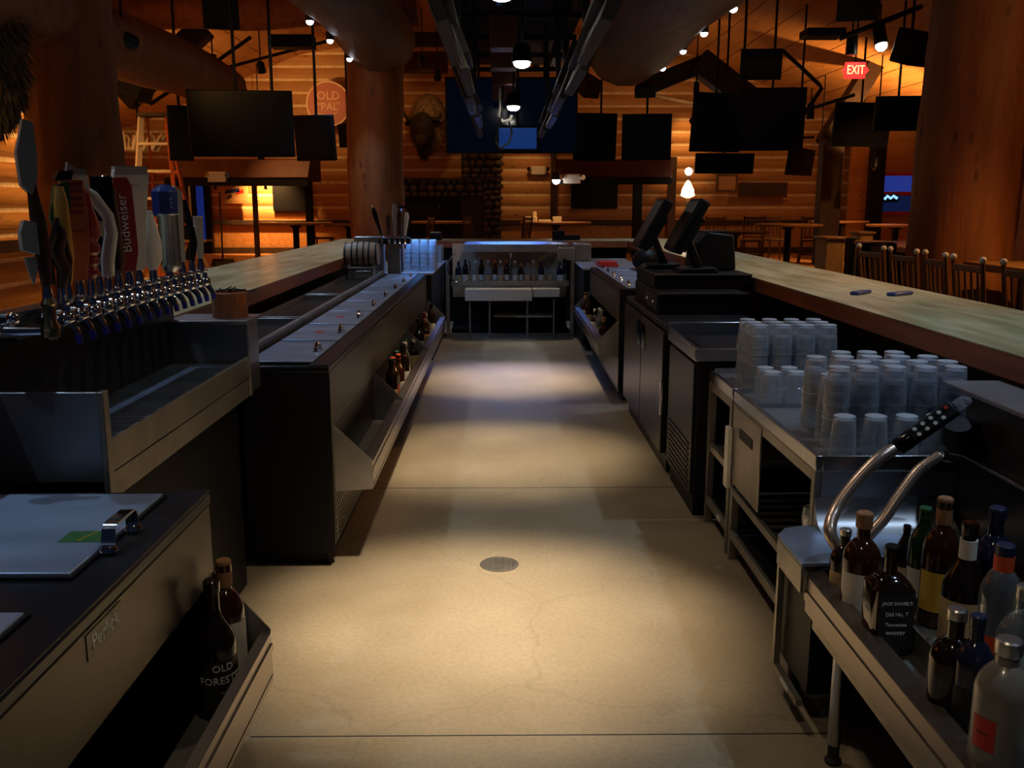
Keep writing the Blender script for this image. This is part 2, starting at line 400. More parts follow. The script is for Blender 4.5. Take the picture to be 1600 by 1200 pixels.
# ------------------------------------------------------------------ the setting
PZ = .40      # raised dining platform
struct('floor', MB().box(-12, 12.5, -2, 23, -.1, 0), 'concrete')
struct('trim_platform', MB().box(-12, 12.5, 15.6, 23, .0005, PZ), 'plank')
def log_profile(z0, z1, course=.29, bulge=.028):
    """(offset, z, slot) polyline of stacked log courses with chinking between"""
    out = []; z = z0
    while z < z1-.01:
        h = course-.055
        for i in range(6):
            t = i/5; out.append((bulge*math.sin(PI*t)**.6, z+h*t, 0))
        z += course
    return out
def log_wall(name, a, b, nrm, z0, z1, mats, course=.29):
    pr = log_profile(z0, z1, course); mb = MB()
    a = Vector(a); b = Vector(b); n = Vector(nrm); d = b-a; seg = 10
    nv = len(pr)
    for s in range(seg+1):
        p = a+d*s/seg
        for o, z, _ in pr: mb.v.append(tuple(p+n*(o*(1+.25*noise.noise(Vector((s*.8, z*3, 1)))))+Vector((0, 0, z))))
    for s in range(seg):
        for i in range(nv-1):
            chink = (i % 6) == 5
            mb.f.append((s*nv+i, (s+1)*nv+i, (s+1)*nv+i+1, s*nv+i+1)); mb.m.append(1 if chink else 0)
    # solid back
    th = n*-.25; k = len(mb.v)
    mb.add([a+th+Vector((0, 0, z0)), b+th+Vector((0, 0, z0)), b+th+Vector((0, 0, z1)), a+th+Vector((0, 0, z1))], [(0, 1, 2, 3)])
    return struct(name, mb, mats, smooth=True, angle=50)
log_wall('wall_left', (-6, 1, 0), (-6, 14.6, 0), (1, 0, 0), 0, 5.6, ['log_wall_y', 'chink'], .30)
log_wall('wall_left_rear', (-10.5, 14.6, 0), (-10.5, 22, 0), (1, 0, 0), 0, 5.6, ['log_wall_y', 'chink'], .30)
log_wall('wall_left_return', (-10.5, 14.6, 0), (-6, 14.6, 0), (0, 1, 0), 0, 5.6, ['log_wall_x', 'chink'], .30)
log_wall('wall_back', (-10.5, 22, 0), (12, 22, 0), (0, -1, 0), 1.2, 5.9, ['log_wall_x', 'chink'], .285)
struct('wall_back_wainscot', MB().box(-10.5, 12, 21.95, 22.2, 0, 1.2), 'plank')
log_wall('wall_right', (11.6, 4, 0), (11.6, 22, 0), (-1, 0, 0), 0, 5.6, ['log_wall_y', 'chink'], .30)
struct('trim_1', MB().box(-10.4, 11.5, 21.86, 21.95, 1.06, 1.17), 'timber', bevel=.01)
struct('trim_2', MB().box(-10.4, 11.5, 21.88, 21.95, PZ, PZ+.14), 'timber')
struct('trim_3', MB().box(-5.93, -5.8, 1.2, 14.5, .98, 1.12), 'timber')
# ceiling: flat ridge field and two lower sloped aisles, planked
def ceil_prof():
    return [(-10.6, 2.9), (-8.4, 3.3), (-4.6, 4.85), (0, 5.6), (4.4, 4.85), (8.4, 3.25), (11.7, 2.6)]
cm = MB(); pf = ceil_prof(); ys = [1, 22.1]
for (xa, za), (xb, zb) in zip(pf[:-1], pf[1:]):
    n = max(2, int(abs(xb-xa)/.45))
    for i in range(n):
        t0 = i/n; t1 = (i+1)/n-.0035
        A = (xa+(xb-xa)*t0, za+(zb-za)*t0); B = (xa+(xb-xa)*t1, za+(zb-za)*t1); C = (xa+(xb-xa)*(i+1)/n, za+(zb-za)*(i+1)/n)
        cm.add([(A[0], ys[0], A[1]), (B[0], ys[0], B[1]), (B[0], ys[1], B[1]), (A[0], ys[1], A[1])], [(0, 1, 2, 3)])
        cm.add([(B[0], ys[0], B[1]+.015), (C[0], ys[0], C[1]+.015), (C[0], ys[1], C[1]+.015), (B[0], ys[1], B[1]+.015)], [(0, 1, 2, 3)], 1)
    cm.add([(xa, ys[0], za+.12), (xb, ys[0], zb+.12), (xb, ys[1], zb+.12), (xa, ys[1], za+.12)], [(0, 1, 2, 3)])
struct('ceiling', cm, ['plank', 'timber'], smooth=False)
# wall posts and soffits
def post(name, px0, px1, py0, py1, Y, m, d=.12, label=None, cat='post', group=None, zfix=None):
    a = at(px0, py0, Y); b = at(px1, py1, Y)
    z0 = b.z if zfix is None else zfix
    return tag(obj(name, MB().box(a.x, b.x, Y, Y+d, z0, a.z), m, bevel=.01), label, cat, group)
post('wall_post', 861, 869, 238, 340, 21.75, 'timber', .14, 'slim dark timber post on the log wall right of the stone fireplace', zfix=1.18)
post('wall_post', 991, 1002, 252, 375, 19.98, 'black', .14, 'black square post in front of the log wall, left of the card screens', zfix=PZ)
post('wall_post', 1046, 1055, 245, 345, 21.5, 'timber_tan', .14, 'tan timber post at the right end of the dark awning shelf', zfix=PZ)
post('wall_post', 1288, 1312, 215, 345, 17.5, 'timber', .3, 'thick dark timber post under the diagonal brace at right', zfix=PZ)
post('wall_post', 1365, 1378, 225, 345, 19.7, 'black', .2, 'narrow black post left of the red framed blue window', zfix=PZ)
post('wall_post', 474, 489, 252, 365, 18.7, 'black', .16, 'black post holding the left awning shelf, left of the middle log column', zfix=PZ)
post('wall_post', 391, 404, 262, 395, 19.6, 'timber_tan', .16, 'crooked tan post in front of the brightly lit patch of log wall', zfix=PZ)
post('wall_post', 280, 300, 255, 395, 19.4, 'black', .16, 'black post left of the blue glass door', zfix=PZ)
def awning(px0, px1, py0, py1, Y, lab):
    a = at(px0, py0, Y); b = at(px1, py1, Y)
    t = thing('awning_shelf', lab, 'shelf', ((a.x+b.x)/2, Y, b.z))
    obj('canopy', MB().prism([(Y-.1, a.z), (Y+.9, a.z+.05), (Y+.9, b.z), (Y-.35, b.z), (Y-.4, b.z+.06)], 'x', a.x, b.x), 'timber_red', t, bevel=.01)
    obj('lower_rail', MB().box(a.x, b.x, Y-.42, Y-.34, b.z-.1, b.z+.02), 'black', t)
    n = 3
    for i in range(n+1):
        x = a.x+(b.x-a.x)*(i+.5)/(n+1)
        obj('bracket', MB().beam((x, Y-.38, b.z), (x+.1, Y+.3, a.z-.02), .03, .03), 'black_metal', t)
    for i in range(2):
        x = a.x+(b.x-a.x)*(.35+.35*i)
        obj('hook', MB().cyl((x, Y-.38, b.z-.16), (x, Y-.38, b.z-.08), .035, .02, 8), 'black', t)
    return t
awning(266, 488, 250, 283, 18.2, 'dark red awning shelf hanging under the big left screen')
awning(868, 1045, 250, 281, 19.5, 'dark red awning shelf under the pair of screens right of centre')
# roof timbers
def timber(a, b, w, h, m, lab, name='roof_beam', group=None):
    return tag(obj(name, MB().beam(a, b, w, h), m, bevel=.015), lab, 'beam', group)
timber(at(1402, 40, 17.2), at(1290, 222, 17.2), .35, .3, 'timber', 'steep dark diagonal roof brace between orange ceiling and right log column')
timber(at(1090, 95, 17), at(1180, 165, 17), .4, .42, 'timber', 'thick dark brace sloping down behind the right screens')
timber(at(1000, 140, 17.05), at(1098, 100, 17.05), .25, .3, 'timber', 'short dark brace rising to the right of the hanging dark speaker')
timber(at(628, 98, 20.5), at(700, 98, 20.5), .25, .42, 'timber_red', 'dark red roof beam above the mounted bison head')
timber(at(628, 62, 19.5), at(705, 62, 19.5), .25, .25, 'timber', 'dark roof beam, upper of the two above the bison head')
timber(at(320, 42, 15.5), at(195, 158, 15.5), .3, .34, 'timber', 'dark diagonal roof brace behind the left log column')
timber(at(180, 108, 14), at(235, 130, 14), .5, .6, 'black', 'black roof timber just right of the left log column')
timber(at(1000, 145, 18), at(1085, 162, 18), .07, .07, 'timber', 'thin dark conduit under the ceiling right of centre')
timber(at(905, 85, 18), at(960, 110, 18), .07, .07, 'timber', 'thin dark rod on the orange ceiling left of the right log beam')
def rod(pts, r, lab, m='black_metal', name='track_rail', cat='rail'):
    return tag(obj(name, MB().tube(pts, r, 8), m), lab, cat)
rod([at(1222, 78, 16), at(1280, 132, 16), at(1284, 138, 16), at(1247, 192, 16)], .035, 'bent dark conduit on the orange ceiling left of the exit sign')
rod([at(1250, 175, 16.2), at(1335, 148, 16.2)], .03, 'thin dark track rail below the exit sign')
rod([at(1312, 60, 13), at(1440, 10, 13)], .035, 'dark track rail above the exit sign with two track heads')
rod([at(1190, 218, 17.2), at(1272, 214, 17.2)], .025, 'short thin rod low on the orange ceiling patch')
rod([at(330, 102, 15.2), at(392, 58, 15.2)], .03, 'dark track rail on the orange ceiling left of the hanging screens')
rod([at(235, 163, 15), at(272, 138, 15)], .03, 'short dark track rail above the ladder')
rod([at(345, 108, 15.3), at(520, 62, 15.3)], .025, 'long thin rail passing behind the left screen hangers')

# ------------------------------------------------------------------ logs
def logcol(name, x, y, r, z0, z1, lab, flare=.0, seed=0):
    pts = []; rs = []
    n = 26
    for i in range(n+1):
        t = i/n; z = z0+(z1-z0)*t
        pts.append((x+.03*math.sin(z*1.3+seed), y+.02*math.cos(z+seed), z)); rs.append(r*(1+flare*max(0, 1-t*3)**2+.03*noise.noise(Vector((seed, z*1.5, 0)))))
    return tag(obj(name, MB().tube(pts, rs, 36, amp=.05), 'log_v'), lab, 'log column')
logcol('log_column', -3.62, 8.2, .37, 0, 4.9, 'huge peeled log column behind the left beer taps', .05, 1)
logcol('log_column', -1.80, 13.75, .40, 0, 4.0, 'peeled log column rising behind the far left corner of the bar', .08, 2)
logcol('log_column', 4.05, 8.2, .42, 0, 4.9, 'massive peeled log column on the right behind the bar chairs', .22, 3)
logcol('log_column', 5.4, 8.9, .42, 0, 4.9, 'dark log column cut by the right frame edge, behind the massive one', .05, 5)
def logbeam(a, b, r, lab, m='log_y', seed=0):
    a = Vector(a); b = Vector(b); n = 24
    pts = [a+(b-a)*i/n+Vector((.02*math.sin(i*.7+seed), 0, .02*math.cos(i*.9+seed))) for i in range(n+1)]
    return tag(obj('log_beam', MB().tube(pts, [r*(1+.02*math.sin(i*.8+seed)) for i in range(n+1)], 36, amp=.05), m), lab, 'log beam')
logbeam((-1.72, -.5, 3.86), (-1.72, 13.9, 3.86), .49, 'long log beam with small spotlights over the left bar', seed=1)
logbeam((1.72, -.5, 3.76), (1.72, 13.6, 3.76), .60, 'long log beam with small spotlights over the right bar', seed=3)
logbeam((-3.7, -.5, 3.12), (-3.7, 12.9, 3.05), .31, 'red-brown log beam running back from the left log column', 'log_v', seed=6)
logbeam((-8, 14.3, 4.25), (-1.2, 14.1, 4.35), .28, 'log tie beam crossing behind the left log column', 'log_v', seed=8)

# ------------------------------------------------------------------ bars
def bar(name, lab, x0, x1, y0, y1, edge_side):
    t = thing('bar_counter', lab, 'bar counter', ((x0+x1)/2, (y0+y1)/2, 0))
    obj('counter_top', MB().box(x0, x1, y0, y1, 1.0705, 1.075), 'bar_top', t)
    obj('wood_edge', MB().box(x0, x1, y0, y1, .985, 1.07), 'bar_edge', t, bevel=.006)
    return t
tL = bar('l', 'left bar counter with pale greenish wood top and red-brown edge', -2.2, -1.415, .6, 12.9, 1)
obj('die_panel', MB().box(-2.05, -1.6, .6, 12.8, 0, .985), 'black', tL)
tR = bar('r', 'right bar counter with pale greenish wood top carrying two remotes', 1.645, 2.35, .6, 12.9, -1)
obj('die_panel', MB().box(1.85, 2.25, .6, 12.8, 0, .985), 'black', tR)
tC = bar('c', 'far cross counter joining both bars behind the ice station', -1.41, 1.64, 12.15, 12.9, 1)
obj('die_panel', MB().box(-1.41, 1.64, 12.35, 12.8, 0, .985), 'black', tC)
def atz(px, py, z):
    d = ray(px, py); t = (z-CH)/d.z
    return Vector((d.x*t, d.y*t, z))
def atx(px, py, x):
    d = ray(px, py); t = x/d.x
    return Vector((x, d.y*t, CH+d.z*t))
# ------------------------------------------------------------------ floor details
t = thing('floor_drain', 'round metal drain grate in the middle of the concrete floor', 'drain', (-.016, 3.82, 0))
obj('rim', MB().lathe([(.085, .0), (.085, .003), (.072, .004), (.07, .001)], (-.016, 3.82, 0), 28), 'steel_dull', t)
g = MB()
for i in range(-4, 5):
    w = math.sqrt(max(.068**2-(i*.0155)**2, 0)); g.box(-.016-w, -.016+w, 3.82+i*.0155-.0042, 3.82+i*.0155+.0042, .0005, .0035)
for i in range(-2, 3): g.box(-.016+i*.026-.003, -.016+i*.026+.003, 3.76, 3.88, .0005, .003)
obj('grate', g, 'steel_dull', t); obj('pit', MB().lathe([(.07, .0003), (.001, .0004)], (-.016, 3.82, 0), 24), 'black', t)
struct('trim_4', MB().box(-.75, 1.0, 2.493, 2.498, -.01, .0006).box(-.75, 1.0, 4.93, 4.936, -.01, .0006), 'ink')

# ------------------------------------------------------------------ bottles
def bottle_prof(R, H, neck, sh, kind):
    """R body radius, H glass height, neck radius, sh shoulder start"""
    p = [(R*.8, 0), (R*.97, .004), (R, .012), (R, sh)]
    for i in range(1, 9):
        t = i/8
        if kind == 'round': r = neck+(R-neck)*math.cos(t*PI/2)**.8; z = sh+(H*.2)*t
        elif kind == 'slope': r = neck+(R-neck)*(.5+.5*math.cos(PI*t)); z = sh+(H*.28)*t
        else: r = neck+(R-neck)*(1-t)**.5*1; z = sh+(H*.12)*t
        p.append((max(r, neck), z))
    p += [(neck, H-.02), (neck*1.14, H-.018), (neck*1.14, H-.002), (neck*.9, H)]
    return p
BOTTLES = {
 'bourbon': dict(R=.043, H=.285, neck=.014, sh=.15, kind='slope', m='dark_bottle', cap=('dark_bottle', .028, .017)),
 'orange': dict(R=.038, H=.285, neck=.0145, sh=.17, kind='round', m='amber_bottle', cap=('cork', .075, .0165)),
 'corked': dict(R=.041, H=.24, neck=.014, sh=.14, kind='round', m='amber_bottle', cap=('cork', .04, .018)),
 'square': dict(R=.046, H=.235, neck=.014, sh=.15, kind='flat', m='dark_bottle', cap=('black', .03, .016)),
 'vodka': dict(R=.045, H=.25, neck=.018, sh=.165, kind='round', m='frost_bottle', cap=('foil', .028, .021)),
 'clear': dict(R=.042, H=.25, neck=.016, sh=.155, kind='round', m='clear_bottle', cap=('foil', .028, .018)),
 'red_neck': dict(R=.038, H=.29, neck=.015, sh=.19, kind='round', m='clear_bottle', cap=('blue_cap', .024, .018)),
 'squat': dict(R=.043, H=.225, neck=.015, sh=.13, kind='round', m='dark_bottle', cap=('foil', .02, .018)),
 'tall_dark': dict(R=.037, H=.29, neck=.0145, sh=.185, kind='slope', m='dark_bottle', cap=('black', .035, .016)),
 'amber': dict(R=.038, H=.28, neck=.0145, sh=.175, kind='slope', m='amber_bottle', cap=('orange_red', .035, .0165)),
 'green': dict(R=.037, H=.28, neck=.0145, sh=.175, kind='slope', m='green_bottle', cap=('green', .035, .0165)),
 'pale': dict(R=.037, H=.28, neck=.0145, sh=.175, kind='slope', m='clear_bottle', cap=('plastic_white', .03, .0165)),
 'blue': dict(R=.04, H=.27, neck=.0145, sh=.165, kind='round', m='blue_bottle', cap=('blue_cap', .03, .0165)),
}
def bottle(kind, x, y, z, lab, name='liquor_bottle', group=None, labels=(), scale=1.0, cat='bottle', n=24, rz=0):
    d = BOTTLES[kind]; t = thing(name, lab, cat, (x, y, z), 0, group)
    s = scale; sq = kind == 'square'
    b = MB(); pr = [(r*s, h*s) for r, h in bottle_prof(d['R'], d['H'], d['neck'], d['sh'], d['kind'])]
    if sq:
        rs = []
        for r, h in pr:
            k = min(1, max(0, (r/s-d['neck'])/(d['R']-d['neck']))); rg = []
            for i in range(n):
                a = 2*PI*i/n; c = math.cos(a); q = math.sin(a)
                e = 1/((abs(c)**6+abs(q)**6)**(1/6)); e = 1+(e-1)*k
                rg.append((x+r*e*c, y+r*e*q, z+h))
            rs.append(rg)
        b.rings(rs)
    else: b.lathe(pr, (x, y, z), n)
    obj('glass_body', b, d['m'], t)
    cm_, chh, cr = d['cap']; H = d['H']*s
    obj('cap', MB().lathe([(cr*s*.95, H-chh*s*.7), (cr*s, H-chh*s*.6), (cr*s, H+.004*s), (cr*s*.85, H+.007*s), (.001, H+.0075*s)], (x, y, z), 16), cm_, t)
    fa = -PI/2-math.atan2(x, y)+math.radians(rz) if False else math.atan2(-y, -x)+math.radians(rz)
    for (z0, z1, wdeg, m, lname, extra) in labels:
        R = (d['R'] if z0 < d['sh'] else d['neck']*1.2)*s+.0009; hw = math.radians(wdeg)/2
        if sq:
            c = math.cos(math.radians(rz)); q = math.sin(math.radians(rz))
            l = MB().box(x-R*.82, x+R*.82, y-R-.0006, y-R, z+z0*s, z+z1*s)
        else: l = MB().lathe([(R, z0*s), (R, z1*s)], (x, y, z), 14, ang=(fa-hw, fa+hw))
        lo = obj('label' if lname is None else 'label', l, m, t)
        if lname: lo['label'] = lname
        for (s_, size, zz, mm, bx) in extra:
            if sq: M = frame((x, y-R-.0012, z+zz*s), (1, 0, 0), (0, 0, 1)); text(s_, size*s, mm, lo, M, sx=bx)
            else:
                dv = Vector((math.cos(fa), math.sin(fa), 0)); xa = Vector((-dv.y, dv.x, 0))
                M = frame(Vector((x, y, z+zz*s))+dv*(R+.0008), xa, (0, 0, 1)); text(s_, size*s, mm, lo, M, bend=R, sx=bx)
    return t
# ------------------------------------------------------------------ coolers and speed rails
def cooler(lab, x0, x1, y0, y1, zt, ys, lidx, side, name='bottle_cooler', sticker=None, front='cooler_front', handles=True, base=.06):
    """x0 = face towards the aisle"""
    a, b = min(x0, x1), max(x0, x1)
    t = thing(name, lab, 'bottle cooler', ((a+b)/2, (y0+y1)/2, 0))
    obj('cabinet', MB().box(a+(.004 if side < 0 else .004), b-.004, y0, y1, base, zt-.03), 'black', t, bevel=.004)
    obj('kick_base', MB().box(a+.04, b-.04, y0+.04, y1-.04, 0, base), 'black', t)
    fx = x0
    obj('front_panel', MB().box(min(fx, fx-side*.004), max(fx, fx-side*.004), y0+.012, y1-.012, base+.04, zt-.03), front, t)
    obj('top_frame', MB().box(a-.004, b+.004, y0-.004, y1+.004, zt-.03, zt), 'dark_vinyl', t, bevel=.006)
    obj('front_ledge', MB().box(min(fx, fx+side*.075)-.003, max(fx, fx+side*.075)+.003, y0-.003, y1+.003, zt, zt+.006), 'dark_vinyl', t, bevel=.002)
    la, lb = lidx
    for i, (u, v) in enumerate(ys):
        l = obj('sliding_lid', MB().box(la, lb, u+.02, v-.02, zt+.0005, zt+.013), 'blue_lit_steel', t, bevel=.003)
        obj('lid_rim', MB().box(la-.006, lb+.006, u+.012, v-.012, zt, zt+.007), 'black', l)
        if handles:
            hx = (lb-.035) if side < 0 else (la+.035); hy = (u+v)/2+(.0 if v-u < .6 else 0)
            h = MB(); pts = []
            for k in range(9):
                q = PI*k/8; pts.append((hx, hy-.05*math.cos(q), zt+.012+.034*math.sin(q)**.7))
            h.tube(pts, .008, 8); h.cyl((hx, hy-.05, zt+.012), (hx, hy-.05, zt+.016), .014, n=12).cyl((hx, hy+.05, zt+.012), (hx, hy+.05, zt+.016), .014, n=12)
            obj('handle', h, 'chrome', l)
    return t
def speed_rail(lab, xw, xf, y0, y1, zb, zl, side, ends=True, splits=(), top_w=.045):
    """xw wall side, xf front lip; side=+1 when the aisle is at +x of the cabinet"""
    t = thing('speed_rail', lab, 'bottle rail', ((xw+xf)/2, (y0+y1)/2, zb))
    lo, hi = min(xw, xf), max(xw, xf)
    obj('pan', MB().box(lo, hi, y0, y1, zb-.006, zb), 'steel_dull', t)
    s = side
    lip = [(xf, zl), (xf-s*top_w, zl+.012), (xf-s*top_w, zl+.004), (xf-s*.012, zl-.012), (xf-s*.012, zb-.02), (xf, zb-.02)]
    obj('front_lip', MB().prism(lip, 'y', y0, y1), 'rail_steel', t, bevel=.0015)
    lo2 = [(xf+s*.004, zl-.028), (xf+s*.004, zl-.045), (xf, zl-.045), (xf, zl-.028)]
    obj('lower_bead', MB().prism(lo2, 'y', y0, y1), 'rail_steel', t)
    obj('back_plate', MB().box(min(xw, xw+s*.002), max(xw, xw+s*.002), y0, y1, zb, zl+.15), 'cooler_front_dark', t)
    for yy in [y0, y1]+list(splits):
        pl = [(xw, zl+.17), (xf, zl+.01), (xf, zb-.02), (xw, zb-.03)]
        obj('end_plate' if yy in (y0, y1) else 'divider_plate', MB().prism(pl, 'y', yy-.002, yy+.002), 'steel_rough', t)
    return t
# left, near
lids = [(1.64, 2.17), (.98, 1.51)]
c1 = cooler('near left black cooler with two steel lids tinted by blue light and a green sticker', -.728, -1.32, .35, 2.2, .85, lids, (-1.22, -.82), -1, handles=False)
lid = [o for o in COL.objects if o.parent == c1 and o.name.startswith('sliding_lid')][0]
p = atz(190, 843, .863)
h = MB(); pts = []
for k in range(13):
    q = PI*k/12; pts.append((p.x, p.y-.062*math.cos(q), .868+.045*min(1, math.sin(q)*1.8)))
h.rings([[(a+ux, b+w_*math.cos(PI*k/12), c+w_*math.sin(PI*k/12)) for ux, w_ in ((-.014, -.003), (.014, -.003), (.014, .003), (-.014, .003))] for k, (a, b, c) in enumerate(pts)])
for sy in (-1, 1): h.lathe([(.018, 0), (.017, .005), (.012, .012)], (p.x, p.y+sy*.062, .863), 16)
obj('handle', h, 'chrome', lid)
s0 = atz(142, 838, .864)
st = obj('sticker', MB().box(s0.x-.055, s0.x+.04, s0.y-.032, s0.y+.032, .8632, .8638), 'green_sticker', lid); st['label'] = 'green brand sticker'
text('~~~~', .024, 'yellow', st, frame((s0.x-.008, s0.y, .8643), (.35, 1, 0), (-1, .35, 0)))
q = atx(160, 984, -.728)
pl = obj('name_plate', MB().box(-.7242, -.7222, q.y-.075, q.y+.075, q.z-.024, q.z+.024), 'cooler_front_dark', c1)
pl['label'] = 'small metal name plate with raised letters'
text('Perlick', .042, 'ink_white', pl, frame((-.7219, q.y, q.z), (0, 1, 0), (0, 0, 1)))
speed_rail('near left steel bottle rail holding two whiskey bottles', -.726, -.59, .4, 2.19, .37, .48, 1, top_w=.022)
# left, long run
ys = [(3.83+.62*i, 3.83+.62*(i+1)) for i in range(8)]
c2 = cooler('long black bottle cooler on the left with a row of eight steel lids', -.728, -1.1, 3.8, 8.82, .886, ys, (-1.075, -.80), -1)
gr = MB().box(-.7275, -.7245, 3.82, 4.09, .10, .46)
gl = obj('vent_grille', gr, 'black_metal', c2)
g = MB()
for i in range(15): g.beam((-.7225, 3.83, .12+i*.022), (-.7225, 4.08, .12+i*.022), .004, .009)
for i in range(7): g.box(-.724, -.7205, 3.83+i*.04, 3.835+i*.04, .11, .45)
obj('louver', g, 'steel_dull', gl)
obj('foot', MB().lathe([(.03, 0), (.022, .02), (.02, .06)], (-.77, 3.86, 0), 14), 'black_metal', c2)
for li in (1, 2):
    l = [o for o in COL.objects if o.parent == c2 and o.name.startswith('sliding_lid')][li]; yy = (ys[li][0]+ys[li][1])/2
    obj('sticker', MB().box(-.965, -.925, yy-.03, yy+.03, .8992, .8998), 'red', l)['label'] = 'small red sticker'
speed_rail('long steel bottle rail along the left cooler front, partly filled with bottles', -.724, -.56, 3.84, 9.0, .36, .46, 1, splits=(5.1, 6.9))
# bottles in the left rail, near
o1 = at(340, 0, 2.0)
bottle('bourbon', -.672, 2.01, .3705, 'dark whiskey bottle lettered OLD FORESTER standing frontmost in the near left rail', labels=[(.03, .13, 120, 'paper_dark', 'black label with cream lettering', [('OLD', .022, .115, 'ink_white', 1), ('FORESTER', .022, .088, 'ink_white', 1), ('-----', .008, .062, 'ink_gold', 1)])], scale=1.13, rz=16)
bottle('orange', -.678, 2.125, .3705, 'whiskey bottle with tall orange-brown cap and white label, behind the black-labelled one', labels=[(.05, .16, 150, 'paper', 'white paper label', [])], scale=1.14, rz=50)
# left rail, further bottles
kinds = ['tall_dark', 'amber', 'amber', 'green', 'tall_dark', 'pale', 'green', 'squat', 'bourbon', 'corked', 'amber', 'clear', 'tall_dark']
word = {'tall_dark': 'tall dark', 'amber': 'amber red-capped', 'green': 'green', 'pale': 'pale clear', 'squat': 'squat dark', 'bourbon': 'dark sloped', 'corked': 'corked amber', 'clear': 'clear silver-capped', 'orange': 'tall orange-capped', 'blue': 'blue-black', 'vodka': 'frosted', 'red_neck': 'clear dark-capped'}
ypos = [5.35, 5.48, 5.60, 5.72, 5.95, 6.1, 6.22, 6.6, 7.3, 7.7, 7.82, 7.95, 8.4]
lm = ['paper_tan', 'orange_red', 'paper', 'yellow', 'paper', 'paper', 'yellow', 'paper_tan', 'paper', 'paper_tan', 'yellow', 'paper', 'paper']
place = ['nearest of the left rail group', 'second in the left rail group', 'with white label third in the left rail group', 'with yellow label in the middle of the left rail', 'behind the yellow-labelled one in the left rail', 'in the middle of the left rail', 'with yellow label after the pale one', 'alone after the main left rail group', 'standing alone further down the left rail', 'first of the far left rail group', 'second of the far left rail group', 'third of the far left rail group', 'at the very end of the left rail']
for k, yy, m_, pl_ in zip(kinds, ypos, lm, place):
    bottle(k, -.645+random.uniform(-.02, .02), yy, .36, f'{word[k]} liquor bottle {pl_}', group='bottles in the left rail', labels=[(.04, .12, 130, m_, None, [])], n=16)
# steel drainboards behind the left cooler
def drainboard(lab, x0, x1, y0, y1, zt, m='steel_rough'):
    t = thing('drainboard', lab, 'drainboard', ((x0+x1)/2, (y0+y1)/2, 0))
    r = .025
    obj('rim', MB().box(x0, x0+r, y0, y1, zt-.05, zt).box(x1-r, x1, y0, y1, zt-.05, zt).box(x0+r, x1-r, y0, y0+.012, zt-.05, zt+.004).box(x0+r, x1-r, y1-.012, y1, zt-.05, zt), m, t, bevel=.002)
    obj('pan', MB().box(x0+r, x1-r, y0+.012, y1-.012, zt-.05, zt-.035), 'cooler_front_dark', t)
    obj('cabinet_base', MB().box(x0+.01, x1-.01, y0+.005, y1-.005, 0, zt-.05), 'black', t)
    return t
drainboard('steel drainboard behind the first lids of the long left cooler', -1.405, -1.115, 3.8, 5.13, .925)
drainboard('steel drainboard in the middle, behind the long left cooler', -1.405, -1.115, 5.16, 6.48, .925)
drainboard('steel drainboard under the small barrel, farthest behind the left cooler', -1.405, -1.115, 6.51, 8.8, .925)
# near-left low steel top and dark cabinet behind
t = thing('steel_worktop', 'low steel worktop at the left frame edge under the beer tap tray', 'worktop', (-1.45, 2.4, 0))
obj('top', MB().box(-1.59, -1.34, 1.9, 2.75, .735, .755), 'steel_dull', t, bevel=.004)
obj('apron', MB().box(-1.59, -1.35, 1.95, 2.74, 0, .735), 'cooler_front_dark', t)
tag(obj('low_cabinet', MB().box(-1.335, -1.06, 2.30, 3.62, 0, .795), 'black', bevel=.006), 'black under-counter cabinet below the beer tap drip tray', 'cabinet')
# ------------------------------------------------------------------ beer tower
BX = -1.15
tw = thing('beer_tower', 'long beer tap tower with chrome faucets, drip tray and a crowd of tap handles', 'beer tap tower', (-1.15, 2.95, .80))
t = tw
m = MB().box(-1.41, -1.0, 2.278, 2.288, .85, 1.086)
obj('near_splash_panel', m, 'steel_rough', t, bevel=.003)
obj('corner_post', MB().box(-1.015, -.998, 2.27, 2.305, .80, 1.088), 'steel_dull', t, bevel=.003)
obj('far_splash_panel', MB().box(-1.32, -1.0, 3.625, 3.635, .85, 1.086).box(-1.008, -.998, 3.61, 3.637, .80, 1.088), 'steel_rough', t, bevel=.002)
obj('tray_front', MB().box(-1.012, -1.0, 2.305, 3.61, .875, .958).box(-1.03, -1.004, 2.305, 3.61, .80, .868), 'plastic_cream' if False else 'steel_dull', t, bevel=.002)
obj('tray_pan', MB().box(-1.32, -1.012, 2.29, 3.62, .86, .875), 'black_metal', t)
g = MB()
for i in range(52): g.box(-1.30, -1.02, 2.30+i*.0252, 2.309+i*.0252, .925, .931)
for i in range(4): g.box(-1.30+i*.09, -1.294+i*.09, 2.30, 3.61, .918, .925)
obj('drip_grate', g, 'blue_lit_steel', t)
obj('back_panel', MB().box(-1.36, -1.30, 2.25, 3.66, .86, 1.20), 'cooler_front_dark', t, bevel=.004)
obj('tower_shelf', MB().box(-1.412, -1.30, 2.0, 3.66, 1.20, 1.215), 'steel_rough', t, bevel=.003)
obj('ledge', MB().box(-1.32, -1.0, 3.60, 3.84, 1.088, 1.10).box(-1.32, -1.01, 3.638, 3.8, .80, 1.088), 'steel_rough', t, bevel=.002)
obj('manifold', MB().box(-1.275, -1.19, 2.26, 3.62, 1.215, 1.285), 'black_metal', t, bevel=.012)
for yy in (2.33, 3.48): obj('manifold_bracket', MB().box(-1.30, -1.24, yy-.03, yy+.03, 1.19, 1.25), 'black_metal', t)
NF = 15
fy = [2.40+i*(3.54-2.40)/(NF-1) for i in range(NF)]
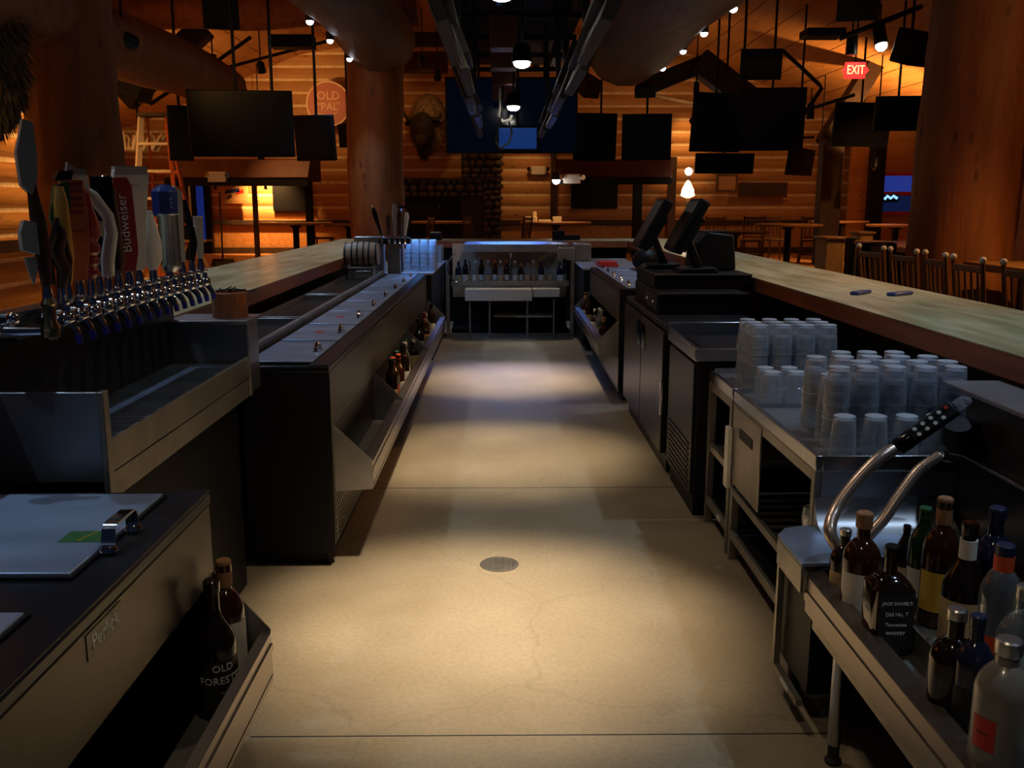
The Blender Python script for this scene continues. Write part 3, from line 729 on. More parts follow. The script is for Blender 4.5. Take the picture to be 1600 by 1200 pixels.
for i, yy in enumerate(fy):
    f = MB()
    f.cyl((-1.19, yy, 1.25), (-1.175, yy, 1.25), .024, n=14).cyl((-1.18, yy, 1.25), (-1.135, yy, 1.25), .015, n=12)
    f.sphere((-1.13, yy, 1.258), .021, 12, 8).cyl((-1.13, yy, 1.27), (-1.13, yy, 1.30), .010, .008, n=10).sphere((-1.13, yy, 1.302), .012, 10, 6)
    f.tube([(-1.13, yy, 1.25), (-1.118, yy, 1.24), (-1.108, yy, 1.225), (-1.104, yy, 1.213)], [.012, .012, .009, .008], 10)
    fo = obj('faucet', f, 'chrome', t)
    obj('spout_sleeve', MB().cyl((-1.104, yy, 1.214), (-1.101, yy, 1.192), .0095, .008, 10), 'rubber_blue', fo)
# side valve at the near end
v = MB().cyl((-1.21, 2.27, 1.25), (-1.21, 2.2, 1.25), .018, .012, 14).cyl((-1.12, 2.24, 1.245), (-1.22, 2.22, 1.245), .010, .015, 12).sphere((-1.23, 2.22, 1.245), .02, 12, 8).sphere((-1.19, 2.25, 1.275), .017, 12, 8)
obj('side_valve', v, 'chrome', t)
v = MB().lathe([(.012, 0), (.022, .008), (.022, .035), (.016, .045), (.016, .085), (.020, .09), (.010, .11)], (-1.13, 2.31, 1.215), 16)
obj('tall_faucet_body', v, 'brass', t)
HY = [2.31, 2.42, 2.385, 2.49, 2.56, 2.615, 2.67, 2.745, 2.825, 2.905, 3.02, 3.17, 3.30, 3.40, 3.50]
def handle(i, yy, lab, parts, lean=(0, 0), zb=1.312):
    """parts: list of (MB in local handle space (x towards aisle, y along, z up), material, sub name)"""
    yy = HY[i]; M = Matrix.Translation((-1.13, yy, zb)) @ Matrix.Rotation(-.85, 4, 'Z') @ Matrix.Scale(1.2, 4) @ Matrix.Rotation(lean[0], 4, 'Y') @ Matrix.Rotation(lean[1], 4, 'X')
    fer = MB().lathe([(.006, -.015), (.011, -.01), (.011, .012), (.008, .03)], (0, 0, 0), 12).xf(M)
    h = obj('tap_handle', parts[0][0].xf(M), parts[0][1], tw, bevel=.002); h['label'] = lab
    obj('ferrule', fer, 'chrome', h)
    for mb_, m_, n_ in parts[1:]: obj(n_, mb_.xf(M), m_, h)
    return h, M
def loft(secs, n=16, e=2.0):
    """superellipse sections (z, cx, cy, rx, ry)"""
    rs = []
    for z, cx, cy, rx, ry in secs:
        rg = []
        for k in range(n):
            a = 2*PI*k/n; c = math.cos(a); s_ = math.sin(a)
            r = 1/((abs(c)**e+abs(s_)**e)**(1/e)); rg.append((cx+rx*r*c, cy+ry*r*s_, z))
        rs.append(rg)
    return MB().rings(rs)
# nearest, tallest
body = loft([(.03, 0, 0, .008, .009), (.10, 0, 0, .014, .015), (.16, 0, -.002, .014, .015), (.22, 0, -.006, .009, .010), (.28, 0, -.010, .009, .010)], 16, 3)
head = MB().prism([(-.028, .235), (-.01, .215), (.004, .25), (.008, .30), (.006, .36), (-.012, .365), (-.018, .34), (-.030, .30)], 'x', -.010, .010)
blk = MB().prism([(-.040, .105), (-.010, .095), (-.010, .160), (-.032, .165), (-.041, .14)], 'x', -.010, .016)
fin = MB().prism([(-.036, .09), (.014, .095), (-.012, .075), (-.024, .035), (-.030, .055)], 'x', -.005, .005)
handle(0, 2.10, 'tall dark stick handle with grey angular head and grey side block', [(body, 'tap_brown', ''), (head, 'tap_grey', 'grey_head'), (blk, 'tap_grey', 'grey_block'), (fin, 'tap_grey', 'grey_fin')], (-.06, .0))
b2 = loft([(.03, 0, 0, .010, .010), (.08, 0, 0, .018, .018), (.2, 0, 0, .026, .014), (.235, 0, 0, .012, .008)], 16, 2.4)
leaf = MB().prism([(-.012, .12), (-.022, .17), (-.008, .235), (.02, .245), (.022, .2), (.012, .13)], 'x', -.014, .0)
cap = MB().prism([(-.01, .245), (.0, .265), (.03, .268), (.024, .248)], 'x', -.012, .012)
handle(1, 2.30, 'yellow handle with dark green leaf and black top', [(b2, 'tap_yellow', ''), (leaf, 'green', 'green_leaf'), (cap, 'black', 'black_top')])
b3 = MB().tube([(0, 0, .02), (.0, .008, .06), (.004, -.006, .10), (0, .006, .14), (0, 0, .165)], [.010, .015, .016, .014, .004], 12).tube([(0, -.016, .03), (0, -.02, .07), (0, -.01, .13), (0, 0, .17)], [.006, .008, .007, .003], 8).tube([(0, .014, .03), (0, .02, .08), (0, .012, .13), (0, .002, .17)], [.006, .007, .006, .003], 8)
handle(2, 2.245, 'twisted bronze metal handle shaped like reeds', [(b3, 'tap_brown', '')], (.05, 0))
b4 = MB().prism([(-.014, .03), (.014, .03), (.026, .10), (.028, .18), (.024, .25), (-.024, .25), (-.028, .18), (-.026, .10)], 'x', -.009, .009)
st4 = MB()
for zz in (.24, .225, .21, .195, .18): st4.box(.009, .0105, -.02, .02, zz-.004, zz+.003)
h4, M4 = handle(3, 2.385, 'orange-red paddle handle with raised lettering', [(b4, 'tap_orange', ''), (st4, 'tap_red', 'raised_stripes')], (0, 0))
text('~~~', .02, 'ink', h4, M4 @ frame((.0108, 0, .14), (0, 1, 0), (0, 0, 1)))
b5 = MB().lathe([(.012, .03), (.02, .04), (.02, .05), (.016, .055), (.022, .065), (.022, .075), (.017, .08), (.025, .09), (.026, .105), (.02, .112), (.028, .13), (.026, .16), (.018, .19), (.014, .22), (.004, .23)], (0, 0, 0), 20)
handle(4, 2.47, 'glossy red beaded handle with stacked rings', [(b5, 'tap_red', '')])
b6 = MB().tube([(0, .02, .03), (0, .022, .07), (0, .035, .13), (0, .03, .17), (0, 0, .215), (0, -.03, .235)], [.014, .016, .015, .014, .014, .013], 12)
b6h = MB().box(-.014, .014, -.058, -.012, .215, .262); b6f = MB().prism([(-.055, .262), (-.05, .29), (-.03, .275), (-.014, .275), (-.01, .262)], 'x', -.006, .006)
h6, M6 = handle(5, 2.56, 'white curved ski-like handle with lettered block on top', [(b6, 'tap_white', ''), (b6h, 'tap_white', 'white_block'), (b6f, 'tap_grey', 'grey_fin')])
text('-----', .012, 'ink', h6, M6 @ frame((.0148, -.035, .24), (0, 1, 0), (0, 0, 1)))
b7 = MB().box(-.010, .010, -.026, .026, .04, .26); e7 = MB().prism([(-.018, .13), (0, .112), (.018, .13), (.014, .158), (-.014, .158)], 'x', .010, .0125)
handle(6, 2.68, 'flat black handle with a small cream emblem', [(b7, 'black_gloss', ''), (e7, 'plastic_cream', 'emblem')])
b8 = loft([(.03, 0, 0, .010, .010), (.06, 0, .004, .016, .016), (.15, 0, -.002, .020, .019), (.235, 0, -.008, .021, .020)], 16, 2)
handle(7, 2.78, 'dark bark-brown round handle with silver ball top', [(b8, 'tap_brown', ''), (MB().sphere((0, -.008, .25), .018), 'chrome', 'silver_ball')], (0, .02))
b9 = MB().prism([(-.016, .03), (.016, .03), (.028, .08), (.03, .24), (.02, .262), (-.02, .262), (-.03, .24), (-.028, .08)], 'x', -.009, .009)
h9, M9 = handle(8, 2.88, 'dark red bar handle with white script lettering', [(b9, 'tap_red', '')], (0, .04))
text('Budweiser', .034, 'ink_white', h9, M9 @ frame((.0105, 0, .15), (0, 0, 1), (0, -1, 0)))
b10 = MB().prism([(-.012, .03), (.012, .03), (.02, .10), (.034, .20), (.044, .27), (.04, .285), (-.04, .285), (-.044, .27), (-.030, .20), (-.018, .10)], 'x', -.012, .012)
h10, M10 = handle(9, 3.0, 'white tapered paddle handle, widest of the white ones, with blue-grey top', [(b10, 'tap_white', ''), (MB().box(-.0135, .0135, -.040, .040, .27, .291), 'tap_grey', 'top_cap')], (0, .02))
text('------', .016, 'ink', h10, M10 @ frame((.0128, 0, .245), (0, 1, 0), (0, 0, 1)))
b11 = loft([(.02, 0, 0, .008, .009), (.05, 0, 0, .018, .026), (.09, 0, 0, .02, .028), (.14, 0, 0, .014, .018), (.18, 0, 0, .006, .008)], 16, 2)
handle(10, 3.11, 'small cream teardrop handle', [(b11, 'tap_white', '')])
b12 = loft([(.03, 0, 0, .02, .02), (.16, 0, 0, .026, .026), (.165, 0, 0, .034, .036), (.23, 0, 0, .036, .038), (.238, 0, 0, .030, .032), (.25, 0, 0, .014, .014)], 8, 2)
c12 = MB().lathe([(.018, .0), (.026, .012), (.028, .02), (.028, .155), (.031, .16)], (.014, 0, .01), 20)
h12, M12 = handle(11, 3.20, 'navy blue lantern-shaped handle with brushed metal cylinder', [(b12, 'tap_blue', ''), (c12, 'steel', 'metal_cylinder')])
text('- - -', .018, 'ink_white', h12, M12 @ frame((.0385, 0, .20), (0, 0, 1), (0, -1, 0)))
b13 = MB().prism([(-.01, .03), (.01, .03), (.014, .12), (.022, .23), (0, .25), (-.018, .22), (-.014, .12)], 'x', -.008, .008)
handle(12, 3.34, 'slim grey-black blade handle', [(b13, 'tap_grey', '')], (0, .05))
b14 = MB().tube([(0, 0, .02), (0, .01, .08), (0, .0, .15), (0, -.012, .21)], [.008, .012, .011, .007], 10)
handle(13, 3.44, 'thin curved dark handle', [(b14, 'black_gloss', '')])
b15 = MB().prism([(-.008, .03), (.008, .03), (.012, .10), (.014, .16), (-.014, .16), (-.012, .10)], 'x', -.007, .007)
handle(14, 3.55, 'short grey tapered handle at the far end', [(b15, 'tap_grey', '')])
# wooden cup with twigs
cp = atz(325, 500, 1.10)
t = thing('wooden_holder', 'round reddish wooden holder with dark wire twigs on the steel ledge', 'holder', (-1.10, 3.735, 1.10))
obj('cup', MB().lathe([(.068, 0), (.07, .004), (.07, .098), (.066, .102), (.058, .102), (.056, .03), (.001, .028)], (-1.10, 3.735, 1.10), 28), 'wood_cup', t)
w = MB()
for k in range(7):
    a = k*.9; w.tube([(-1.12, 3.735, 1.15), (-1.12+.03*math.cos(a), 3.735, 1.205), (-1.11+.05*k/3*math.cos(a)+.02, 3.735+.03*math.sin(a), 1.215+.006*math.sin(k))], .0025, 5)
w.tube([(-1.14, 3.73, 1.208), (-1.08, 3.73, 1.214), (-1.02, 3.73, 1.205), (-.985, 3.73, 1.212)], .003, 5)
obj('twigs', w, 'black', t)
# mini barrel and second tap tower at the far end of the left bar
t = thing('mini_barrel', 'small wooden barrel with dark hoops on a steel stand, far end of left bar', 'barrel', (-1.25, 8.3, .89))
pr = []
for i in range(13):
    u = -1+2*i/12; pr.append((.095*(1+.16*(1-u*u)), u*.15))
M = Matrix.Translation((-1.25, 8.3, 1.11)) @ Matrix.Rotation(PI/2, 4, 'Y')
obj('staves', MB().lathe(pr, (0, 0, 0), 24).xf(M), 'barrel', t)
for u in (-.9, -.5, -.18, .18, .5, .9):
    r = .095*(1+.16*(1-u*u))+.003
    obj('hoop', MB().lathe([(r-.003, u*.15-.006), (r+.001, u*.15-.006), (r+.001, u*.15+.006), (r-.003, u*.15+.006)], (0, 0, 0), 24, cap=False).xf(M), 'black_metal', t)
obj('stand', MB().box(-1.36, -1.34, 8.22, 8.38, .89, 1.02).box(-1.16, -1.14, 8.22, 8.38, .89, 1.02).box(-1.37, -1.13, 8.21, 8.39, .98, 1.0), 'steel_dull', t, bevel=.003)
t = thing('small_beer_tower', 'second beer tap tower beside the middle log column behind the barrel', 'beer tap tower', (-1.2, 9.0, 0.9))
obj('column', MB().box(-1.42, -1.14, 8.95, 9.1, .90, 1.24), 'steel_rough', t, bevel=.01)
obj('manifold', MB().box(-1.18, -.88, 8.92, 9.02, 1.17, 1.23), 'black_metal', t, bevel=.01)
obj('pedestal', MB().box(-1.1, -.98, 8.93, 9.03, .88, 1.17), 'steel_dull', t)
for i, (dx, hgt, mm, ln) in enumerate([(0, .27, 'black_gloss', -.28), (.07, .2, 'tap_brown', -.02), (.12, .30, 'tap_grey', .03), (.17, .24, 'tap_brown', .02), (.22, .22, 'tap_white', .1)]):
    x = -1.14+dx
    f = obj('faucet', MB().cyl((x, 8.92, 1.2), (x, 8.86, 1.2), .014, n=10).cyl((x, 8.86, 1.19), (x, 8.86, 1.25), .01, n=10).tube([(x, 8.87, 1.2), (x, 8.84, 1.17), (x, 8.835, 1.13)], .009, 8), 'chrome', t)
    s = loft([(0, 0, 0, .010, .010), (.08, 0, 0, .018, .016), (hgt*.8, 0, 0, .026, .018), (hgt, 0, 0, .014, .012)], 12, 2.4)
    obj('tap_handle', s.xf(Matrix.Translation((x, 8.86, 1.25)) @ Matrix.Rotation(ln, 4, 'Y')), mm, t)
    obj('handle_knob', MB().sphere((x+ln*hgt, 8.86, 1.25+hgt), .014, 8, 6), 'tap_blue' if i == 2 else 'chrome', f)
# ------------------------------------------------------------------ RIGHT side
Z_ = .0
# far right cooler with small lids
c3 = cooler('far right black cooler with small steel lids behind the card terminals', .92, 1.42, 7.2, 9.7, .89, [(7.22+.49*i, 7.22+.49*(i+1)) for i in range(5)], (.98, 1.30), 1)
speed_rail('steel bottle rail on the far right cooler with a few bottles', .918, .76, 7.25, 9.7, .38, .48, -1)
for (k, yy, m_, l_) in [('orange', 9.3, 'paper', 'tall orange-capped bottle at the far end of the right rail'), ('tall_dark', 8.9, 'paper_tan', 'dark bottle second from the far end of the right rail'), ('squat', 8.35, 'paper', 'squat dark bottle in the middle of the far right rail'), ('pale', 7.95, 'plastic_white', 'clear bottle with white label in the far right rail'), ('pale', 7.8, 'paper', 'clear white-capped bottle second from the near end of the far right rail'), ('corked', 7.6, 'paper_dark', 'corked amber bottle nearest in the far right rail')]:
    bottle(k, .84, yy, .38, l_, labels=[(.04, .12, 130, m_, None, [])], n=16, group='bottles in the far right rail')
# two-door back-bar cooler
t = thing('door_cooler', 'tall black two-door cooler under the card terminals', 'cooler', (1.2, 6.0, 0))
obj('cabinet', MB().box(.95, 1.5, 5.2, 6.9, .1, .84), 'black', t, bevel=.005)
obj('top', MB().box(.93, 1.5, 5.18, 6.92, .84, .872), 'black_metal', t, bevel=.006)
obj('top_trim', MB().box(.945, 1.5, 5.165, 5.18, .845, .878), 'steel', t, bevel=.003)
obj('kick_grille', MB().box(.96, 1.48, 5.24, 6.86, 0, .1), 'black_metal', t)
for i, (a, b) in enumerate([(5.21, 6.03), (6.05, 6.88)]):
    d = obj('door', MB().box(.915, .948, a, b, .12, .825), 'cooler_front_dark', t, bevel=.004)
    hy = b-.09 if i == 0 else a+.09
    obj('pull_recess', MB().box(.911, .917, hy-.07, hy+.07, .62, .78), 'black_gloss', d)
    obj('latch', MB().cyl((.914, hy-.075, .80), (.905, hy-.075, .80), .012, n=12), 'chrome', d)
obj('hinge', MB().box(.905, .92, 5.19, 5.21, .35, .55), 'chrome', t, bevel=.003)
# frosting chest with raised curved lid
t = thing('glass_froster', 'black glass froster chest with a curved steel lid, in front of the door cooler', 'glass froster', (1.25, 4.75, 0))
obj('cabinet', MB().box(.95, 1.56, 4.42, 5.12, .08, .80), 'black', t, bevel=.006)
obj('front_panel', MB().box(.935, .95, 4.44, 5.1, .12, .78), 'black_metal', t)
lv = MB()
for i in range(9): lv.beam((.932, 4.50, .14+i*.028), (.932, 5.04, .14+i*.028), .006, .012)
obj('louver', lv, 'black_metal', t)
obj('base', MB().box(.96, 1.54, 4.46, 5.1, 0, .08), 'black', t)
obj('top_rim', MB().box(.93, 1.58, 4.40, 4.43, .80, .862).box(.93, 1.58, 5.12, 5.15, .80, .90).box(.93, .96, 4.43, 5.12, .80, .862), 'steel', t, bevel=.004)
lidp = [(4.44+.68*i/10, .832+.03*math.sin(PI*i/10)*.3) for i in range(11)]
lm2 = MB().prism(lidp+[(5.12, .82), (4.44, .82)], 'x', 1.0, 1.56)
obj('lid', lm2, 'dark_vinyl', t)
# point-of-sale stack
t = thing('terminal_cabinet', 'black two-step cabinet carrying the card terminals on the right', 'cabinet', (1.2, 6.05, .872))
obj('lower_box', MB().box(.97, 1.52, 5.72, 6.75, .8725, 1.005), 'black', t, bevel=.005)
obj('upper_box', MB().box(.985, 1.62, 6.0, 6.8, 1.005, 1.10), 'black', t, bevel=.005)
obj('drawer', MB().box(.963, .972, 5.75, 6.2, .89, .985), 'black_metal', t, bevel=.003)
obj('edge_trim', MB().box(.97, 1.52, 5.712, 5.72, .998, 1.008).box(.985, 1.62, 5.992, 6.0, 1.094, 1.103), 'steel_dull', t)
obj('knob', MB().sphere((.958, 5.85, .94), .01, 10, 6).sphere((.958, 6.1, .94), .01, 10, 6), 'chrome', t)
def terminal(lab, x, y, zb, w=.30, lean=.5):
    t = thing('card_terminal', lab, 'touch screen terminal', (x, y, zb))
    # screen faces the aisle (-x), leaning back
    c = Vector((x, y, zb+.30)); up = Vector((math.sin(lean), 0, math.cos(lean))); n = Vector((-math.cos(lean), 0, math.sin(lean)))
    obj('housing', MB().obox(c, n*.035, Vector((0, w/2, 0)), up*.19), 'black', t, bevel=.012)
    obj('screen', MB().obox(c+n*.0365, n*.0015, Vector((0, w/2-.02, 0)), up*.165), 'screen', t)
    obj('arm', MB().beam(Vector((x+.09, y, zb+.02)), c+up*-.05-n*.02, .10, .05), 'black', t, bevel=.01)
    obj('base', MB().prism([(x-.07, zb), (x+.2, zb), (x+.18, zb+.035), (x-.04, zb+.025)], 'y', y-.12, y+.12), 'black', t, bevel=.006)
    obj('card_reader', MB().obox(c+Vector((0, -w/2-.012, -.05)), n*.02, Vector((0, .012, 0)), up*.12), 'black_metal', t)
    return t
terminal('nearer black touch screen terminal, leaning back, on the black cabinet', 1.22, 6.2, 1.103, .36)
terminal('farther black touch screen terminal, leaning back, left of its twin', 1.06, 6.62, 1.103, .36)
t = thing('receipt_printer', 'bulky black receipt printer right behind the nearer terminal', 'printer', (1.45, 6.5, 1.103))
obj('body', MB().prism([(1.32, 1.104), (1.60, 1.104), (1.58, 1.34), (1.40, 1.36), (1.34, 1.28)], 'y', 6.35, 6.75), 'black', t, bevel=.012)
obj('paper_slot', MB().box(1.40, 1.55, 6.42, 6.68, 1.352, 1.362), 'black_metal', t)
tag(obj('paper_stack', MB().box(1.0, 1.2, 9.6, 10.0, .905, .93).box(1.02, 1.19, 9.63, 9.98, .93, .95), 'red'), 'small red packets on the far right cooler', 'packets')
t = thing('bar_caddy', 'black napkin caddy near the far right bar corner', 'caddy', (.75, 12.3, 1.0755))
obj('box', MB().box(.66, .82, 12.25, 12.4, 1.0755, 1.20), 'black', t, bevel=.005); obj('tray', MB().box(.82, 1.02, 12.26, 12.38, 1.0755, 1.14), 'black', t, bevel=.005)
t = thing('bar_caddy', 'black napkin caddy at the left end of the cross counter', 'caddy', (-.88, 12.3, 1.0755))
obj('box', MB().box(-.95, -.80, 12.25, 12.4, 1.0755, 1.17), 'black', t, bevel=.005); obj('napkins', MB().box(-.94, -.81, 12.26, 12.39, 1.17, 1.185), 'tap_grey', t)
tag(obj('dark_bag', MB().sphere((1.42, 9.2, 1.0), .1, 12, 8, sc=(1.4, 1.2, 1.1)), 'black'), 'rounded black cloth bundle on the far right bar end', 'bundle')
# open steel rack with shelves
def rack(lab, x0, x1, y0, y1, zt, name, shelf_z, drop=True):
    t = thing(name, lab, 'steel stand', ((x0+x1)/2, (y0+y1)/2, 0))
    s = .035
    for ya in (y0, y1-s): obj('rear_post', MB().box(x1-s, x1, ya, ya+s, 0, zt-.05), 'steel_dull', t, bevel=.003)
    obj('frame', MB().box(x0, x0+s, y0, y0+s, .0, zt-.05).box(x0, x0+s, y1-s, y1, 0, zt-.05).box(x0, x0+.02, y0+s, y1-s, zt-.09, zt-.05).box(x0, x0+.02, y0+s, y1-s, .10, .14), 'steel_dull', t, bevel=.003)
    r = .022
    obj('top_rim', MB().box(x0, x0+r, y0, y1, zt-.05, zt).box(x1-r, x1, y0, y1, zt-.05, zt+.03).box(x0+r, x1-r, y0, y0+.012, zt-.05, zt).box(x0+r, x1-r, y1-.012, y1, zt-.05, zt+.01), 'steel', t, bevel=.003)
    obj('drain_surface', MB().box(x0+r, x1-r, y0+.012, y1-.012, zt-.03, zt-.012), 'steel_rough', t)
    obj('back_wall', MB().box(x1-.02, x1-.01, y0+s, y1-s, 0.05, zt-.05), 'black', t)
    g = MB()
    for i in range(12):
        y = y0+s+(y1-y0-2*s)*(i+.5)/12; g.box(x0+.01, x1-.04, y-.006, y+.006, shelf_z-.01, shelf_z)
    g.box(x0, x0+.02, y0+s, y1-s, shelf_z-.02, shelf_z+.012)
    obj('shelf', g, 'steel_dull', t)
    obj('bottom_shelf', MB().box(x0+.01, x1-.03, y0+.01, y1-.01, .12, .135), 'black_metal', t)
    return t
rk1 = rack('steel drainboard stand with open shelf, right before the black froster', 1.0, 1.58, 3.93, 4.39, .76, 'glass_stand', .40)
rk2 = rack('wide steel drainboard stand crowded with upside-down pint glasses', 1.0, 1.62, 2.84, 3.90, .76, 'glass_stand', .32)
obj('towel_panel', MB().box(.995, 1.003, 3.45, 3.87, .36, .70), 'steel_dull', rk2, bevel=.002)
obj('towel_slot', MB().box(.992, .9955, 3.56, 3.76, .585, .625), 'black', rk2)
obj('near_side_panel', MB().box(1.02, 1.60, 2.832, 2.84, .05, .71), 'steel_rough', rk2)
obj('brand_strip', MB().box(.994, .9985, 4.03, 4.10, .112, .13), 'plastic_white', rk1)
obj('divider_rim', MB().box(1.02, 1.60, 3.60, 3.61, .748, .765), 'steel', rk2)
tag(obj('cutting_board', MB().box(.972, .992, 3.86, 3.92, .33, .60), 'plastic_white', bevel=.004), 'thin white board hanging on the steel stand corner', 'board')
t = thing('glass_pitcher', 'clear glass pitcher on the open shelf beneath the froster-side drainboard', 'pitcher', (1.12, 4.15, .401))
obj('body', MB().lathe([(.05, .001), (.062, .02), (.062, .08), (.045, .12), (.05, .17), (.056, .2), (.053, .2), (.046, .17), (.04, .12), (.057, .08), (.057, .02), (.001, .012)], (1.12, 4.15, .401), 20), 'pint', t)
obj('handle', MB().tube([(1.12, 4.10, .57), (1.12, 4.05, .55), (1.12, 4.05, .48), (1.12, 4.09, .46)], .007, 8), 'pint', t)
for i, (xx, yy) in enumerate([(1.10, 2.98), (1.16, 3.06), (1.09, 3.10)]):
    tag(obj('wine_glass', MB().lathe([(.03, 0), (.03, .003), (.004, .008), (.004, .07), (.03, .09), (.036, .13), (.03, .17), (.028, .17), (.033, .13), (.026, .095), (.001, .08)], (xx, yy, .332), 16), 'pint'), 'stemmed glass standing on the inner shelf of the glass stand', 'glass', 'stemmed glasses on the inner shelf')
# pint glasses: rings of an inverted tumbler
gp = [(.043, 0), (.0435, .003), (.041, .03), (.036, .09), (.033, .128), (.031, .13), (.001, .13), (.001, .118), (.030, .117), (.034, .085), (.0385, .03), (.041, .001)]
G0 = None
def pint(x, y, z, lab, group):
    global G0
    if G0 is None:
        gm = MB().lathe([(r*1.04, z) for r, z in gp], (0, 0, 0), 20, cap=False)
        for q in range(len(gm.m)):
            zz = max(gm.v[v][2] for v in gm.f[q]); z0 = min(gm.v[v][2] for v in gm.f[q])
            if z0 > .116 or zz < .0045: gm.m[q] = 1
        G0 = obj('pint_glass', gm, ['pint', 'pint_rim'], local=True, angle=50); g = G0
    else:
        g = G0.copy(); COL.objects.link(g)
    g.location = (x, y, z); g.rotation_euler = (0, 0, random.uniform(0, 6)); tag(g, lab, 'glass', group); return g
ZT = .7485
for i in range(5):
    for j in range(4):
        if i == 4 and j == 3: continue
        n = 4 if (i > 0 or j % 2 == 0) else 3
        x = 1.12+.0985*i+random.uniform(-.004, .004)+.02*(j % 2); y = 3.03+.105*j+random.uniform(-.005, .005)
        if i == 0 and j == 3: continue
        for k in range(n): pint(x, y, ZT+k*.046+.0002, 'upside-down clear pint glass in the nested stacks filling the wide steel stand', 'pint glasses nested on the wide stand')
for i in range(4): pint(1.105+.101*i, 2.905+random.uniform(-.006, .006), ZT, 'single upside-down pint glass along the near edge of the wide steel stand', 'single pint glasses at the near edge')
for i in range(4):
    for j in range(3):
        for k in range(4):
            pint(1.13+.101*i+random.uniform(-.002, .002), 4.02+.102*j, ZT+k*.05+.0002, 'upside-down clear pint glass in the taller nested stacks at the back drainboard', 'pint glasses nested on the back drainboard')
for i in range(3):
    for j in range(2): pint(1.10+.1*i, 3.70+.1*j, ZT, 'single upside-down pint glass between the two groups of stacks', 'single pint glasses between the stacks')
# steel splash ledge with soda gun
t = thing('splash_ledge', 'steel ledge box at right frame edge, below the right bar counter', 'steel ledge', (1.53, 2.0, 0))
obj('top', MB().box(1.44, 1.64, .9, 2.965, .965, .98), 'steel_rough', t, bevel=.003)
obj('face', MB().box(1.455, 1.63, .9, 2.82, .1, .965), 'cooler_front_dark', t)
obj('lower_lip', MB().box(1.40, 1.455, 2.2, 2.82, .79, .80), 'steel', t, bevel=.002)
obj('base', MB().box(1.47, 1.62, .9, 2.82, 0, .1), 'black', t)
t = thing('soda_gun', 'black bar soda gun with white buttons, resting above the pint glasses', 'soda gun', (1.27, 2.62, .80))
A = at(1418, 688, 2.62); B = at(1492, 637, 2.62); d = (B-A).normalized(); nrm = Vector((-.35, -.75, .55)).normalized(); nrm = (nrm-d*nrm.dot(d)).normalized(); sd = d.cross(nrm)
obj('gun_head', MB().obox((A+B)/2, d*((B-A).length/2), sd*.024, nrm*.017), 'black', t, bevel=.008)
bt = MB()
for i in range(4):
    for j in (-1, 1):
        c = A+(B-A)*(.2+.17*i)+sd*(.010*j)+nrm*.0175; bt.tube([c, c+nrm*.004], [.007, .006], 10)
bo = obj('button', bt, 'plastic_white', t); bo['label'] = 'two rows of white push buttons'
c = A+(B-A)*.86+nrm*.0175; obj('button', MB().tube([c-sd*.01, c-sd*.01+nrm*.004], [.007, .006], 10), 'red', t)['label'] = 'red push button'
obj('nozzle', MB().tube([B, B+d*.03, B+d*.045-nrm*.02], [.019, .018, .013], 14), 'pint', t)
obj('grip_collar', MB().tube([A-d*.045, A-d*.03, A+d*.012], [.019, .026, .026], 16), 'black_gloss', t)
def braid(name, pts, r, par):
    P = [Vector(p) for p in pts]; out = []
    for i in range(len(P)-1):
        p0 = P[max(i-1, 0)]; p1 = P[i]; p2 = P[i+1]; p3 = P[min(i+2, len(P)-1)]
        for k in range(14):
            u = k/14; out.append(.5*((2*p1)+(p2-p0)*u+(2*p0-5*p1+4*p2-p3)*u*u+(3*p1-p0-3*p2+p3)*u**3))
    out.append(P[-1])
    rs = [r*(1+.06*(i % 2)) for i in range(len(out))]
    return obj(name, MB().tube(out, rs, 12), 'braid', par, angle=80)
braid('braided_hose', [A-d*.04, at(1375, 715, 2.6), at(1338, 752, 2.58), at(1307, 795, 2.55), at(1297, 830, 2.5), at(1315, 862, 2.48), at(1345, 880, 2.46)], .0175, t)
t2 = thing('soda_hose', 'second braided steel hose curving down from the black gun holder', 'hose', (1.3, 2.7, .6))
H0 = at(1470, 712, 2.66)
braid('braided_sleeve', [H0, at(1436, 735, 2.66), at(1405, 775, 2.64), at(1380, 812, 2.62), at(1350, 845, 2.60), at(1325, 880, 2.58)], .0165, t2)
obj('fitting', MB().tube([H0+Vector((.05, 0, -.01)), H0], [.016, .018], 12), 'chrome', t2)
Hc = at(1505, 675, 2.74)
t = thing('gun_holder', 'black plastic soda gun holster fixed beside the steel ledge', 'holster', tuple(Hc))
obj('cup', MB().tube([Hc+Vector((-.03, -.02, .03)), Hc+Vector((-.02, 0, -.02)), Hc+Vector((0, 0, -.06))], [.04, .045, .03], 16), 'black', t)
obj('bracket', MB().box(Hc.x, 1.456, Hc.y-.02, Hc.y+.02, Hc.z-.05, Hc.z+.03), 'black', t, bevel=.004)
# hand sink / steel shoulder and near rail
t = thing('ice_chest', 'low blue-grey steel ice chest corner beside the near right bottle rail', 'ice chest', (1.1, 2.66, 0))
obj('top', MB().prism([(.86, 2.505), (.86, 2.74), (.90, 2.80), (.98, 2.826), (1.44, 2.826), (1.44, 2.505)], 'z', .522, .535), 'blue_lit_steel', t, bevel=.003)
cu = [(2.826-.09*(1-math.sin(k/6*PI/2)), .535+.09*(1-math.cos(k/6*PI/2))) for k in range(7)]
obj('back_curve', MB().prism(cu+[(2.829, .62), (2.829, .535)], 'x', 1.0, 1.44), 'steel_rough', t)
obj('front_panel', MB().box(.86, .868, 2.505, 2.74, .44, .521), 'steel_dull', t, bevel=.002)
obj('body', MB().box(.90, 1.44, 2.51, 2.82, .12, .521), 'black', t)
obj('side_frame', MB().box(.87, .89, 2.74, 2.76, .10, .521).box(.87, .89, 2.51, 2.74, .08, .10), 'steel_dull', t)
obj('brand_strip', MB().box(.866, .87, 2.58, 2.66, .085, .095), 'plastic_white', t)
